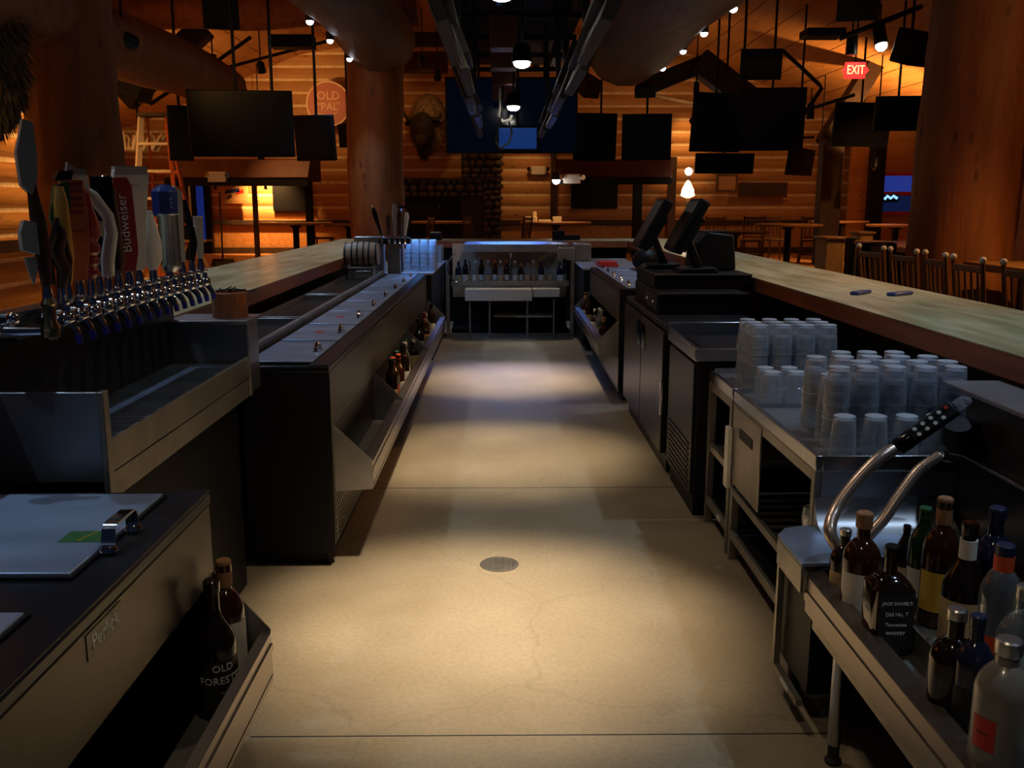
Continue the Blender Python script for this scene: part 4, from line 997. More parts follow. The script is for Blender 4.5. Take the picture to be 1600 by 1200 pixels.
obj('foot', MB().lathe([(.025, 0), (.02, .04), (.02, .12)], (.94, 2.75, 0), 12), 'black_metal', t)
# near right double rail (lip at x=.88)
t = thing('speed_rail', 'near right two-tier steel bottle rail crowded with liquor bottles', 'bottle rail', (1.1, 1.5, 0))
RZ = .455
obj('front_lip', MB().prism([(.875, .50), (.925, .512), (.925, .50), (.887, .488), (.887, .39), (.875, .39)], 'y', .5, 2.5), 'rail_steel', t, bevel=.0015)
obj('lower_bead', MB().prism([(.871, .455), (.871, .425), (.876, .425), (.876, .455)], 'y', .5, 2.5), 'rail_steel', t)
obj('front_channel', MB().box(.887, 1.015, .5, 2.5, RZ-.006, RZ), 'steel_dull', t)
obj('riser', MB().box(1.015, 1.021, .5, 2.5, RZ, .52), 'steel_dull', t)
obj('rear_channel', MB().box(1.021, 1.30, .5, 2.5, .474, .48), 'steel_dull', t)
obj('back_plate', MB().box(1.30, 1.306, .5, 2.5, .3, .62), 'cooler_front_dark', t)
obj('end_plate', MB().prism([(.88, .40), (.88, .505), (.93, .52), (1.30, .60), (1.30, .40)], 'y', 2.496, 2.5), 'steel', t)
obj('under_frame', MB().box(.90, .93, .5, 2.5, .335, .37).box(1.27, 1.30, .5, 2.5, .335, .37).box(.93, 1.27, 2.4, 2.43, .335, .37), 'steel_dull', t)
for yy in (2.35, 1.0):
    l = obj('leg', MB().lathe([(.019, .06), (.019, .34)], (.93, yy, 0), 14), 'steel', t)
    obj('leg_foot', MB().lathe([(.022, 0), (.024, .01), (.016, .02), (.016, .06)], (.93, yy, 0), 14), 'rubber', l)
    l = obj('leg', MB().lathe([(.019, .06), (.019, .34)], (1.28, yy, 0), 14), 'steel', t)
    obj('leg_foot', MB().lathe([(.022, 0), (.024, .01), (.016, .02), (.016, .06)], (1.28, yy, 0), 14), 'rubber', l)
obj('divider_sheet', MB().box(.90, 1.28, 1.36, 1.363, .48, .50), 'pint', t)
t = thing('drain_funnel', 'cream plastic drain pipe hanging under the near right rail', 'drain pipe', (1.1, 1.95, .07))
obj('pipe', MB().lathe([(.026, .14), (.026, .25), (.03, .25), (.03, .35), (.024, .36)], (1.08, 1.93, 0), 18), 'plastic_cream', t)
obj('elbow', MB().lathe([(.014, .07), (.018, .1), (.03, .14), (.034, .15), (.034, .17), (.026, .18)], (1.08, 1.93, 0), 18), 'plastic_cream', t)
g = MB()
for i in range(10): g.box(.98+i*.03, .995+i*.03, 1.78, 2.02, .004, .012)
t = thing('floor_sink', 'metal floor sink grate under the cream drain pipe', 'floor drain', (1.1, 1.9, 0))
obj('frame', MB().box(.95, 1.30, 1.74, 1.76, 0, .014).box(.95, 1.30, 2.04, 2.06, 0, .014).box(.95, .97, 1.76, 2.04, 0, .014).box(1.28, 1.30, 1.76, 2.04, 0, .014), 'steel_dull', t)
obj('grate', g, 'steel_dull', t)
tag(obj('kick_board', MB().box(1.05, 1.25, .5, 1.7, 0, .30), 'black'), 'black box under the near right bottle rail', 'box')
tag(obj('underbar_box', MB().box(1.32, 1.44, .5, 2.2, 0, .48), 'black'), 'black panel behind the near right bottle rail', 'panel')
def rb(kind, px, py, base, lab, labels=(), scale=1, rz=0):
    H = (BOTTLES[kind]['H']+.007)*scale; p = atz(px, py, base+H)
    return bottle(kind, p.x, p.y, base, lab, labels=labels, scale=scale, rz=rz)
R_ = RZ+.0005; K_ = .4805
def rx(kind, px, py, X_, base, lab, labels=(), rz=0):
    p = atx(px, py, X_); sc = (p.z-base)/(BOTTLES[kind]['H']+.007)
    return bottle(kind, X_, p.y, base, lab, labels=labels, scale=sc, rz=rz)
rx('squat', 1322, 826, .955, R_, 'squat dark bottle with grey cap at the far end of the near right rail', [(.03, .10, 130, 'paper_tan', None, [])])
rx('corked', 1352, 800, .955, R_, 'cork-stoppered whiskey bottle with pale paper label in the near right rail', [(.02, .115, 150, 'paper', 'pale paper label with small brown print', [('~', .03, .075, 'tap_brown', 1)])], rz=20)
bottle('square', .958, 2.145, R_, 'square black-labelled whiskey bottle, front row of the near right rail', labels=[(.02, .145, 0, 'paper_dark', 'black label with white lettering', [('JACK DANIEL\'S', .0105, .125, 'ink_white', .95), ('Old No. 7', .012, .10, 'ink_white', 1), ('Tennessee', .011, .076, 'ink_white', 1), ('WHISKEY', .010, .056, 'ink_white', 1)])], scale=1.12)
rx('squat', 1497, 950, .955, R_, 'squat dark glossy bottle with small cream tag label, front row', [(.03, .075, 50, 'paper', 'small cream label', [])], rz=50)
rx('blue', 1530, 960, .975, R_, 'blue-black bottle with silver cap, second from the near end', [(.03, .12, 120, 'paper_dark', None, [])])
rx('vodka', 1578, 998, .945, R_, 'frosted vodka bottle with red square mark, nearest in the right rail', [(.075, .13, 50, 'red', 'red square mark on the frosted glass', [('-----', .014, .105, 'ink', 1)])], rz=-32)
rx('tall_dark', 1418, 820, 1.13, K_, 'dark bottle with dark cap at the far end of the back row', [(.04, .11, 130, 'paper_tan', None, [])])
rx('green', 1447, 792, 1.12, K_, 'green-dark bottle with white label, back row behind the square one', [(.04, .12, 130, 'paper', 'white label', [])])
rx('orange', 1478, 777, 1.12, K_, 'tall orange-capped bottle with amber label in the back row', [(.04, .13, 130, 'yellow', 'amber label', [])])
rx('bourbon', 1517, 816, 1.10, K_, 'bourbon bottle with cream neck band and tan label, middle of back row', [(.03, .13, 160, 'paper_tan', 'tan and cream label', [('~', .03, .08, 'tap_brown', 1)]), (.215, .255, 360, 'paper', 'cream neck band', [])])
rx('red_neck', 1572, 850, 1.10, K_, 'clear bottle with red neck sleeve and dark cap, back row', [(.245, .275, 360, 'orange_red', 'red neck sleeve', []), (.05, .12, 90, 'orange_red', 'red label', [])])
rx('clear', 1606, 915, 1.08, K_, 'clear bottle with white label cut by the right frame edge', [(.04, .12, 130, 'paper', 'white label', [])])
rx('blue', 1560, 792, 1.22, K_, 'dark slim bottle at the back of the back row, near the ledge', [])
# remotes
for px, py, rz_, lb in [(1345, 458, .75, 'dark remote control nearer the bar edge, left of the other, on the right bar'), (1406, 460, .95, 'navy remote control lying right of the other on the right bar')]:
    p = atz(px, py, 1.08)
    t = thing('remote_control', lb, 'remote control', (p.x, p.y, 1.0755), -rz_)
    obj('casing', MB().box(-.024, .024, -.09, .09, 0, .018), 'tap_blue', t, local=True, bevel=.006)
    bt = MB()
    for i in range(7):
        for j in range(3): bt.box(-.016+j*.013, -.008+j*.013, -.07+i*.02, -.06+i*.02, .018, .02)
    obj('button', bt, 'tap_grey', t, local=True)
# ------------------------------------------------------------------ far ice station
t = thing('ice_station', 'far steel cocktail station with over-shelf, ice sink and thin legs', 'ice station', (.3, 10.9, 0))
obj('over_shelf', MB().box(-.45, .78, 10.85, 11.7, 1.06, 1.085), 'steel', t, bevel=.004)
obj('shelf_apron', MB().box(-.45, .78, 10.83, 10.85, 1.0, 1.085), 'steel_dull', t)
g = MB()
for i in range(24): g.box(-.40+i*.045, -.38+i*.045, 10.9, 11.5, 1.085, 1.09)
obj('shelf_grate', g, 'steel', t)
obj('side_post', MB().box(-.66, -.62, 10.84, 10.88, 0, .9).box(.80, .84, 10.84, 10.88, 0, 1.06), 'steel_dull', t)
obj('back_panel', MB().box(-.62, .80, 11.6, 11.62, .4, 1.06), 'plastic_cream', t)
obj('bottle_shelf', MB().box(-.60, .78, 10.9, 11.3, .60, .615).box(-.60, .78, 10.88, 10.9, .60, .66), 'steel_dull', t)
obj('ice_sink', MB().box(-.43, .34, 10.62, 10.88, .45, .585).box(.35, .66, 10.66, 10.88, .49, .585), 'plastic_cream', t, bevel=.005)
for x in (-.38, .29, .60, -.15): obj('leg', MB().cyl((x, 10.72, 0), (x, 10.72, .46), .014, n=10), 'steel_dull', t)
obj('added_dark_panel', MB().box(-.62, .80, 11.6, 11.62, 0, .4).box(-.62, .8, 11.2, 11.6, 0, .05), 'black', t)  # added black panel and floor strip that keep the gap underneath dark
obj('lower_shelf', MB().box(-.1, .6, 11.0, 11.3, .22, .235).box(.15, .58, 10.7, 10.72, .25, .27), 'steel_dull', t)
obj('faucet', MB().tube([(.10, 10.95, .60), (.10, 10.95, .98)], .008, 8).sphere((.10, 10.93, .62), .03, 10, 6), 'chrome', t)
for i, x in enumerate([-.52, -.44, -.32, -.25, -.17, -.09, -.02, .05, .15, .22, .30, .37, .46, .56, .68]):
    k = ['blue', 'tall_dark', 'pale', 'tall_dark', 'pale', 'amber', 'pale', 'amber', 'pale', 'corked', 'red_neck', 'pale', 'blue', 'clear', 'blue'][i]
    d = BOTTLES[k]
    lb = f'{word[k]} bottle on the far ice station shelf, ' + ['leftmost', 'second from left', 'third from left', 'fourth from left', 'fifth from left', 'sixth from left', 'seventh from left', 'middle of the row', 'just right of the thin faucet', 'sixth from right', 'fifth from right', 'fourth from right', 'third from right', 'second from right', 'rightmost'][i]
    bottle(k, x, 11.02+(i % 2)*.06, .6155, lb, labels=[(.04, .11, 130, random.choice(['paper', 'paper_tan', 'paper']), None, [])], n=12, scale=.95, group='bottles on the far ice station')
for x0, lab in [(-.52, 'chrome hose loop hanging at the left of the far ice station')]:
    pts = [(x0+.02+.13*math.sin(a)-.0, 10.78, .82+.13*math.cos(a)*1.3) for a in [(-.3-PI*2*k/24*.78) for k in range(25)]]
    tag(obj('hanging_hose', MB().tube(pts, .008, 8), 'chrome'), lab, 'hose')
t = thing('soda_gun', 'small black soda gun hanging at the right of the far ice station', 'soda gun', (.70, 10.8, .8))
obj('gun_head', MB().box(.64, .84, 10.78, 10.84, .90, 1.05), 'steel_dull', t, bevel=.01); obj('nozzle', MB().cyl((.72, 10.77, .75), (.72, 10.77, .92), .02, n=10), 'black', t)
t = thing('corner_cabinet', 'dark steel corner cabinet at the far left carrying the blue-lit glasses', 'cabinet', (-.95, 9.7, 0))
obj('body', MB().box(-1.38, -.70, 9.15, 11.2, .06, .86), 'black', t); obj('top', MB().box(-1.40, -.68, 9.14, 11.2, .86, .88), 'steel_rough', t, bevel=.003); obj('kick', MB().box(-1.3, -.7, 9.2, 11.1, 0, .06), 'black', t)
t = thing('corner_cabinet', 'dark steel corner cabinet at the far right behind the small lids', 'cabinet', (1.15, 10.4, 0))
obj('body', MB().box(.86, 1.5, 9.8, 11.6, .06, .86), 'black', t); obj('top', MB().box(.85, 1.52, 9.78, 11.6, .86, .88), 'steel_rough', t, bevel=.003); obj('kick', MB().box(.9, 1.45, 9.85, 11.5, 0, .06), 'black', t)
tag(obj('end_box', MB().box(-1.05, -.70, 10.8, 11.15, .881, 1.07), 'steel_dull', bevel=.006), 'grey steel box at the left end of the far over-shelf', 'box')
tag(obj('end_box', MB().box(.86, 1.05, 11.0, 11.5, .885, 1.08), 'steel_dull', bevel=.01), 'grey steel box at the right end of the far over-shelf', 'box')
for i in range(4):
    for j in range(2):
        for k in range(5): pint(-.97+i*.088, 9.45+j*.09, .8805+k*.045, 'upside-down glass in the blue-lit stack at the far left corner', 'blue-lit glasses at the far left corner')
lamp('cabinet_light', 'AREA', (-.82, 9.3, 1.5), 9, (.12, .38, 1), (-.82, 9.5, .9), shape=(.4, .1))
t = thing('task_light', 'slim blue-white task light above the far left glasses', 'lamp', (-.82, 9.3, 1.5))
obj('housing', MB().box(-1.02, -.62, 9.26, 9.34, 1.505, 1.53), 'black_metal', t)
obj('stem', MB().cyl((-1.0, 9.3, 1.52), (-1.0, 9.3, .88), .008, n=8), 'black_metal', t)
def ceil_z_(x): return 5.6-abs(x)*.17
# ------------------------------------------------------------------ overhead: lamps, cable trough, screens seen from behind
for i, (x, y, tx, ty) in enumerate(AISLE):
    if y < 2: continue
    t = thing('hanging_lamp', ['', 'hanging can lamp over the aisle above the near floor drain', 'hanging can lamp over the middle of the aisle', 'larger bright hanging can lamp between the screen rows', 'smaller bright hanging lamp before the blue screen reflection'][i], 'lamp', (x, y, 2.76))
    zl = 2.70 if y < 10 else 2.61
    obj('shade', MB().lathe([(.05, .18), (.075, .15), (.09, .03), (.085, .03), (.07, .12), (.045, .16)], (x, y, zl), 20, cap=False), 'black_metal', t)
    obj('bulb', MB().sphere((x, y, zl+.02), .072, 18, 8, sc=(1, 1, .55)), 'bulb', t)
    obj('stem', MB().cyl((x, y, zl+.15), (x, y, 3.62), .012, n=8), 'black_metal', t)
for k, (sx, x0, z0) in enumerate([(-1, -.24, 2.33), (1, .47, 2.33)]):
    for i in range(5):
        y = 4.9+1.52*i; side = 'left' if sx < 0 else 'right'
        t = thing('television', f'black television in the {side} hanging row above the aisle, ' + ['nearest of the row', 'second from the camera', 'middle of the row', 'fourth from the camera', 'farthest of the row'][i], 'television', (x0, y, z0), group=f'televisions in the {side} row above the aisle')
        up = Vector((sx*.36, 0, .93)).normalized(); n = Vector((sx*.93, 0, -.36)).normalized(); j = .03*((i % 2)*2-1)
        c = Vector((x0+j*.5, y, z0))+up*.36
        obj('casing', MB().obox(c, n*.03, Vector((0, .66, 0)), up*.36), 'screen_back', t, bevel=.01)
        obj('screen', MB().obox(c+n*.031, n*.001, Vector((0, .64, 0)), up*.34), 'screen', t)
        obj('back_box', MB().obox(c-n*.05+up*-.05, n*.03, Vector((0, .34, 0)), up*.18), 'screen_back', t, bevel=.008)
        obj('hanger', MB().beam(c-n*.06, Vector((c.x-sx*.10, y, 3.60)), .05, .05), 'black_metal', t)
        obj('edge_strip', MB().obox(c-n*.032-up*.34, n*.003, Vector((0, .35+.2*(i % 2), 0)), up*.006), 'steel_dull', t)
        if k == 0 and i in (1, 3): obj('indicator_light', MB().sphere(c-n*.075+up*.05+Vector((0, .5, 0)), .010, 8, 6), 'led_green', t)
t = thing('ceiling_trough', 'long black duct and cable trough above the centre of the aisle', 'duct', (.11, 8, 3.4))
obj('duct', MB().box(-.62, .86, 2.5, 14.2, 3.55, 3.75), 'black', t)
for yy in (3.5, 8.0, 12.5):
    for xx in (-.5, .75): obj('ceiling_rod', MB().cyl((xx, yy, 3.7), (xx, yy, ceil_z_(xx)), .015, n=6), 'black_metal', t)
obj('rail', MB().box(-.5, -.44, 2.5, 14.2, 3.45, 3.55).box(.68, .74, 2.5, 14.2, 3.45, 3.55).box(-.05, .0, 2.5, 14.2, 3.3, 3.36), 'black_metal', t)
for i in range(9): obj('cross_bar', MB().box(-.62, .86, 3.4+i*1.3, 3.46+i*1.3, 3.40, 3.46), 'black_metal', t)
for i in range(4): obj('junction_box', MB().box(-.12, .16, 9.2+i*.9, 9.5+i*.9, 3.0-.06*i, 3.3-.06*i).box(-.06, -.02, 9.3+i*.9, 9.34+i*.9, 3.2, 3.4), 'timber_red', t, bevel=.01)
tag(obj('white_cable', MB().tube([at(783, 120, 11.3), at(781, 150, 11.3), at(782, 165, 11.3), at(779, 180, 11.3), at(786, 190, 11.3), at(797, 187, 11.3), at(800, 180, 11.3)], .018, 8), 'plastic_white'), 'white curled cable in front of the blue screen reflection', 'cable')
tag(obj('black_cable', MB().tube([at(795, 190, 11.2), at(800, 205, 11.2), at(796, 222, 11.2), at(782, 232, 11.2), at(774, 222, 11.2), at(776, 205, 11.2), at(784, 180, 11.2), at(786, 100, 11.2)], .012, 8), 'black'), 'black hanging cable loop in front of the blue screen reflection', 'cable')
def ceil_z(x):
    for (xa, za), (xb, zb) in zip(pf[:-1], pf[1:]):
        if xa <= x <= xb: return za+(zb-za)*(x-xa)/(xb-xa)+.01
    return 4.4
def tv(lab, px0, px1, py0, py1, Y, yaw=0, tilt=.12, hang=None, m='screen', depth=.07, name='television', cat='television', skew=0, hz=None):
    a = at(px0, py0, Y); b = at(px1, py1, Y); c = (a+b)/2; w = (b.x-a.x)/2/max(.5, math.cos(yaw)); h = (a.z-b.z)/2
    t = thing(name, lab, cat, tuple(c))
    R = Matrix.Rotation(yaw, 3, 'Z') @ Matrix.Rotation(tilt, 3, 'X')
    X = R @ Vector((1, 0, 0)); Yv = R @ Vector((0, 1, 0)); Zv = R @ Vector((0, 0, 1))
    obj('casing', MB().obox(c+Yv*depth, X*w, Yv*depth*.5, Zv*h), 'black', t, bevel=.01)
    obj('screen', MB().obox(c+Yv*(depth*.5-.002), X*(w-.03), Yv*.002, Zv*(h-.03)), m, t)
    if hang:
        for u in hang:
            p = c+X*(w*u)+Yv*depth*1.6
            obj('ceiling_pole', MB().cyl(p-Zv*h*.3, Vector((p.x, p.y, hz or ceil_z(p.x))), .018, n=8), 'black_metal', t)
        obj('mount', MB().obox(c+Yv*depth*1.7, X*w*.5, Yv*.03, Zv*h*.4), 'black_metal', t)
    return t
tv('big black television left of the round sign, hanging on two poles', 292, 458, 141, 246, 10.5, .10, hang=(-.1, .6))
tv('black television turned right, just below the round sign', 455, 522, 180, 252, 11.6, -.25, hang=(0,))
tv('small black television between the round sign and the middle log column', 526, 552, 194, 231, 17.5, -.3, hang=(0,))
tv('black television at the far left of the left screens, behind the ladder', 262, 302, 165, 252, 11.3, .35, hang=(0,))
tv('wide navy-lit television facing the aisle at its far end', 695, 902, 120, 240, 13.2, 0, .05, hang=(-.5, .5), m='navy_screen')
tv('added glowing panel for the blue reflection on the wide screen, below the cables', 776, 842, 196, 236, 12.9, 0, .05, hang=(0,), m='blue_reflection')  # added panel, its glow imitates the reflection on the television behind
tv('black television left of the pair right of the aisle', 898, 964, 177, 252, 15.5, .12, hang=(.3,))
tv('black television right of the pair, beside the lit wall strip', 973, 1047, 178, 251, 15.2, -.15, hang=(0,))
tv('tall black television with its neighbour at right, right of lit wall strip', 1084, 1162, 145, 238, 14.6, .25, hang=(0,))
tv('large black television under the small hanging one, left of exit sign', 1160, 1254, 137, 236, 13.6, -.12, hang=(.0,))
tv('small hanging black television above the large one', 1160, 1221, 76, 125, 13.0, -.1, hang=(-.8,))
tv('flat black wall television under the right awning shelf', 893, 965, 283, 326, 21.84, 0, 0)
tv('dark wall television left of the middle log column', 424, 486, 282, 330, 21.84, 0, 0)
tv('dark angled television under the roof brace at the right', 1305, 1395, 160, 230, 15.8, .2, hang=(0,))
tv('black television with red-brown reflection left of the right log column', 1372, 1440, 150, 205, 13.6, -.1, hang=(0,))
tv('dark television hanging above the log tables, turned left', 1228, 1286, 232, 275, 15.5, .9, hang=(0,))
tv('wide dark television low on the right, under the tall black one', 1088, 1180, 240, 272, 15.0, .1, hang=(0,))
def speaker(lab, px0, px1, py0, py1, Y, rotz=0, tilt=.3, top=None):
    a = at(px0, py0, Y); b = at(px1, py1, Y); c = (a+b)/2; w = (b.x-a.x)/2*.86; h = (a.z-b.z)/2*.86
    t = thing('hanging_speaker', lab, 'loudspeaker', tuple(c))
    M = Matrix.Translation(c) @ Matrix.Rotation(rotz, 4, 'Z') @ Matrix.Rotation(tilt, 4, 'X')
    body = MB().prism([(-w, -.18), (w, -.18), (w*.7, .18), (-w*.7, .18)], 'z', -h, h)
    obj('cabinet', body.xf(M), 'black', t, bevel=.02)
    obj('grille', MB().box(-w*.92, w*.92, -.19, -.182, -h*.92, h*.92).xf(M), 'black_metal', t)
    obj('bracket', MB().cyl(c, Vector((c.x, c.y, top or c.z+h+.5)), .02, n=8), 'black_metal', t)
speaker('black loudspeaker hanging at the top left of the frame', 312, 380, -14, 47, 11.5, .2)
speaker('black loudspeaker at the top right, above the exit sign', 1303, 1374, -25, 34, 11.0, -.2)
speaker('small black loudspeaker tilted on the log wall left of the right beam end', 901, 935, 116, 151, 16.0, .6, .5)
speaker('small black loudspeaker hanging just below the right log beam end', 990, 1028, 128, 150, 15.0, -.2, .4)
speaker('dark hanging loudspeaker on a rod left of the right log column', 1400, 1447, 42, 105, 12.5, .5, .3)
tag(obj('projector_box', MB().box(at(414, 0, 12.8).x, at(482, 0, 12.8).x, 12.9, 13.2, at(0, 70, 12.8).z, at(0, 50, 12.8).z), 'black', bevel=.01), 'flat black mount box above the left television poles', 'box')
tag(obj('projector_box', MB().box(at(1258, 0, 14).x, at(1319, 0, 14).x, 13.8, 14.2, at(0, 57, 14).z, at(0, 44, 14).z), 'black', bevel=.02), 'flat black box under the orange ceiling near the top right', 'box')
# track heads and beam spotlights
for sx, xx, lab in [(-1, -2.0, 'left'), (1, 2.12, 'right')]:
    for i, y in enumerate(BEAM_Y):
        if y < 8 and False: continue
        zb_ = 3.40 if sx < 0 else 3.29
        t = thing('beam_spotlight', f'small round white-lit spotlight under the {lab} log beam', 'spotlight', (xx, y, zb_), group=f'small spotlights along the {lab} log beam')
        obj('housing', MB().lathe([(.03, .12), (.046, .10), (.046, .015), (.038, .015), (.03, .05)], (xx, y, zb_), 16, cap=False), 'timber', t)
        obj('bulb', MB().sphere((xx, y, zb_+.015), .040, 12, 8), 'bulb_cool', t)
def head(lab, px, py, Y, r=.055, m='bulb_warm', L=.2, d=(0, 0, -1), up=.35, on=True):
    p = at(px, py, Y); d = Vector(d).normalized()
    t = thing('ceiling_spotlight', lab, 'spotlight', tuple(p))
    obj('can', MB().tube([p-d*L, p], [r*.9, r], 14), 'black_metal', t)
    if on: obj('bulb', MB().sphere(p+d*.01, r*.85, 12, 8), m, t)
    obj('stem', MB().cyl(p-d*L*.6, p-d*L*.6+Vector((0, 0, up)), .012, n=6), 'black_metal', t)
head('lit track head beside the fur mount at the upper left', 53, 58, 8.5, .06, 'bulb')
head('small lit track head on the rail left of the hanging screens', 333, 106, 15.2, .07)
head('lit black track head near the right log column, top right', 1377, 70, 13, .09, 'bulb', .32, (.1, -.3, -1))
head('unlit black track head just above the exit sign', 1330, 86, 13.2, .08, L=.3, on=False)
head('small unlit track head hanging below the thin rail at right', 1266, 186, 16.2, .07, L=.25, on=False)
head('tiny lit head at the upper corner of the tall black television', 1088, 148, 15.5, .05, 'bulb')
head('small bright lamp under the left end of the right awning shelf', 869, 281, 18.8, .09, 'bulb', .15)
head('glowing lamp low beside the log column behind the beer taps', 57, 203, 10.2, .07, 'bulb_warm', .14, (1, 0, -.4), .1)
# exit sign
p = at(1336, 110, 13.5)
t = thing('exit_sign', 'glowing red EXIT sign hanging below the orange ceiling', 'exit sign', tuple(p))
obj('housing', MB().box(p.x-.145, p.x+.145, 13.48, 13.53, p.z-.11, p.z+.11), 'exit_red', t, bevel=.008)
f = obj('face', MB().box(p.x-.13, p.x+.13, 13.474, 13.48, p.z-.095, p.z+.095), 'exit_red', t)
text('EXIT', .17, 'exit_glow', f, frame((p.x, 13.472, p.z), (1, 0, 0), (0, 0, 1)), sx=.72, depth=.002)
obj('arrow', MB().prism([(p.x-.19, p.z), (p.x-.15, p.z+.05), (p.x-.15, p.z-.05)], 'y', 13.475, 13.5).prism([(p.x+.19, p.z), (p.x+.15, p.z+.05), (p.x+.15, p.z-.05)], 'y', 13.475, 13.5), 'exit_red', t)
obj('stem', MB().cyl((p.x, 13.5, p.z+.1), (p.x, 13.5, ceil_z(p.x)), .012, n=8), 'black_metal', t)
# emergency lights
for px, py, Y, lab in [(841, 266, 21.86, 'white twin-lamp emergency light on the log wall right of the fireplace'), (894, 279, 18.97, 'white twin-lamp emergency light under the right awning shelf'), (338, 276, 17.67, 'white twin-lamp emergency light under the left awning shelf')]:
    p = at(px, py, Y); t = thing('emergency_light', lab, 'emergency light', tuple(p))
    obj('case', MB().box(p.x-.17, p.x+.17, Y, Y+.1, p.z-.1, p.z+.09), 'plastic_white', t, bevel=.015)
    for s_ in (-1, 1): obj('lamp_head', MB().tube([(p.x+s_*.17, Y+.02, p.z+.03), (p.x+s_*.22, Y-.04, p.z+.02)], [.05, .055], 12), 'chrome', t)
# round sign
p = at(514, 163, 21.3)
t = thing('round_sign', 'round red and cream OLD PAL sign on the log wall', 'sign', tuple(p))
def disc(r, y0, y1): return MB().tube([(p.x, y0, p.z), (p.x, y1, p.z)], r, 40)
obj('drum', disc(.49, 21.25, 21.42), 'timber_tan', t)
obj('rim', MB().rings([[(p.x+r*math.cos(2*PI*k/40), y, p.z+r*math.sin(2*PI*k/40)) for k in range(40)] for r, y in [(.49, 21.25), (.49, 21.22), (.455, 21.22), (.455, 21.25)]], cap=False), 'sign_cream', t)
fc = obj('face', disc(.455, 21.24, 21.25), 'sign_red', t)
text('OLD', .25, 'sign_cream', fc, frame((p.x, 21.236, p.z+.17), (1, 0, 0), (0, 0, 1)), depth=.003)
text('PAL', .23, 'sign_cream', fc, frame((p.x+.02, 21.236, p.z-.06), (1, 0, 0), (0, 0, 1)), depth=.003)
text('\u201c     \u201d', .23, 'sign_cream', fc, frame((p.x, 21.236, p.z-.05), (1, 0, 0), (0, 0, 1)), depth=.003)
obj('swoosh', MB().tube([(p.x-.3, 21.235, p.z-.2), (p.x, 21.235, p.z-.26), (p.x+.18, 21.235, p.z-.2)], .025, 6), 'sign_cream', fc)
# bison head mount
p = at(662, 196, 21.2)
t = thing('bison_mount', 'mounted shaggy bison head on the log wall left of the navy screen', 'mounted animal head', tuple(p))
def furball(c, r, sc, n=900, L=.09, seed=1, down=.6):
    rnd = random.Random(seed); mb = MB(); mb.sphere(c, r, 24, 16, sc=sc); C_ = Vector(c)
    for i in range(n):
        u = rnd.uniform(-1, 1); a = rnd.uniform(0, 2*PI); q = math.sqrt(1-u*u); v = Vector((q*math.cos(a), q*math.sin(a), u))
        b0 = C_+Vector((v.x*r*sc[0], v.y*r*sc[1], v.z*r*sc[2])); dr = (v*.5+Vector((0, 0, -down))+Vector((rnd.uniform(-.3, .3), rnd.uniform(-.3, .3), 0))).normalized()
        w = Vector((-v.y, v.x, 0)); w = w.normalized()*L*.12 if w.length > 1e-3 else Vector((L*.12, 0, 0))
        mb.add([b0-w, b0+w, b0+dr*L*rnd.uniform(.6, 1.1)+v*.01, ], [(0, 1, 2)])
    return mb
obj('neck_mane', furball((p.x+.08, 21.5, p.z+.1), .42, (1, .9, 1.45), 900, .14, 1), 'fur_light', t)
hd = obj('head', furball((p.x-.02, 21.05, p.z-.12), .25, (1.05, 1.2, 1.6), 700, .09, 2), 'fur_dark', t)
obj('muzzle', MB().sphere((p.x-.03, 20.78, p.z-.36), .14, 16, 10, sc=(.95, 1.1, 1.1)), 'fur_dark', t)
obj('beard', furball((p.x+.02, 21.0, p.z-.52), .14, (1, .9, 1.3), 300, .12, 5), 'fur_dark', t)
for s_ in (-1, 1):
    obj('horn', MB().tube([(p.x+s_*.2, 21.05, p.z+.12), (p.x+s_*.34, 21.0, p.z+.12), (p.x+s_*.40, 20.98, p.z+.22), (p.x+s_*.37, 20.97, p.z+.31)], [.06, .05, .035, .01], 12), 'horn', t)
    obj('ear', MB().sphere((p.x+s_*.31, 21.12, p.z+.03), .09, 10, 8, sc=(1.2, .4, .7)), 'fur_dark', t)
    obj('eye', MB().sphere((p.x+s_*.14, 20.80, p.z-.12), .022, 8, 6), 'chrome' if False else 'horn', hd)
# shaggy mount at the upper left, fixed to the left wall
c = Vector((-5.55, 8.6, 3.45))
q = at(2, 70, 7.2); c = Vector((q.x-.12, 7.2, q.z))
t = thing('hide_mount', 'shaggy grey-brown animal hide hanging at the upper left frame edge', 'mounted animal', tuple(c))
obj('shaggy_hide', furball(tuple(c), .44, (.62, .5, 1.25), 2600, .17, 9, .8), 'fur', t)
obj('hanging_rope', MB().cyl((c.x, c.y, c.z+.45), (c.x, c.y, 4.75), .015, n=8), 'black', t)
# stone fireplace
def stones(name, x0, x1, z0, z1, y, par, seed, n):
    rnd = random.Random(seed); mb = MB()
    zz = z0
    while zz < z1-.03:
        xx = x0; rh = rnd.uniform(.10, .18)
        while xx < x1-.04:
            w = rnd.uniform(.12, .26); k = len(mb.v)
            mb.sphere((min(xx+w/2, x1-.05), y-.01, min(zz+rh/2, z1-.04)), .5, 10, 6, sc=(w*.95, rnd.uniform(.14, .24), rh*.98))
            for i in range(k, len(mb.v)):
                v = Vector(mb.v[i]); mb.v[i] = tuple(v+Vector((0, 1, 1))*.012*noise.noise(v*9))
            xx += w
        zz += rh
    o = obj(name, mb, 'stone', par, angle=60); o['kind'] = 'stuff'; return o
a = at(637, 0, 21.4).x; b = at(782, 0, 21.4).x; cx_ = at(718, 0, 21.4).x; dx_ = at(752, 0, 21.4).x
zt = at(0, 240, 21.4).z; zm = at(0, 279, 21.4).z; zl_ = at(0, 308, 21.4).z
t = thing('fireplace', 'dark cobblestone fireplace with black firebox and stepped chimney', 'fireplace', ((a+b)/2, 21.5, PZ))
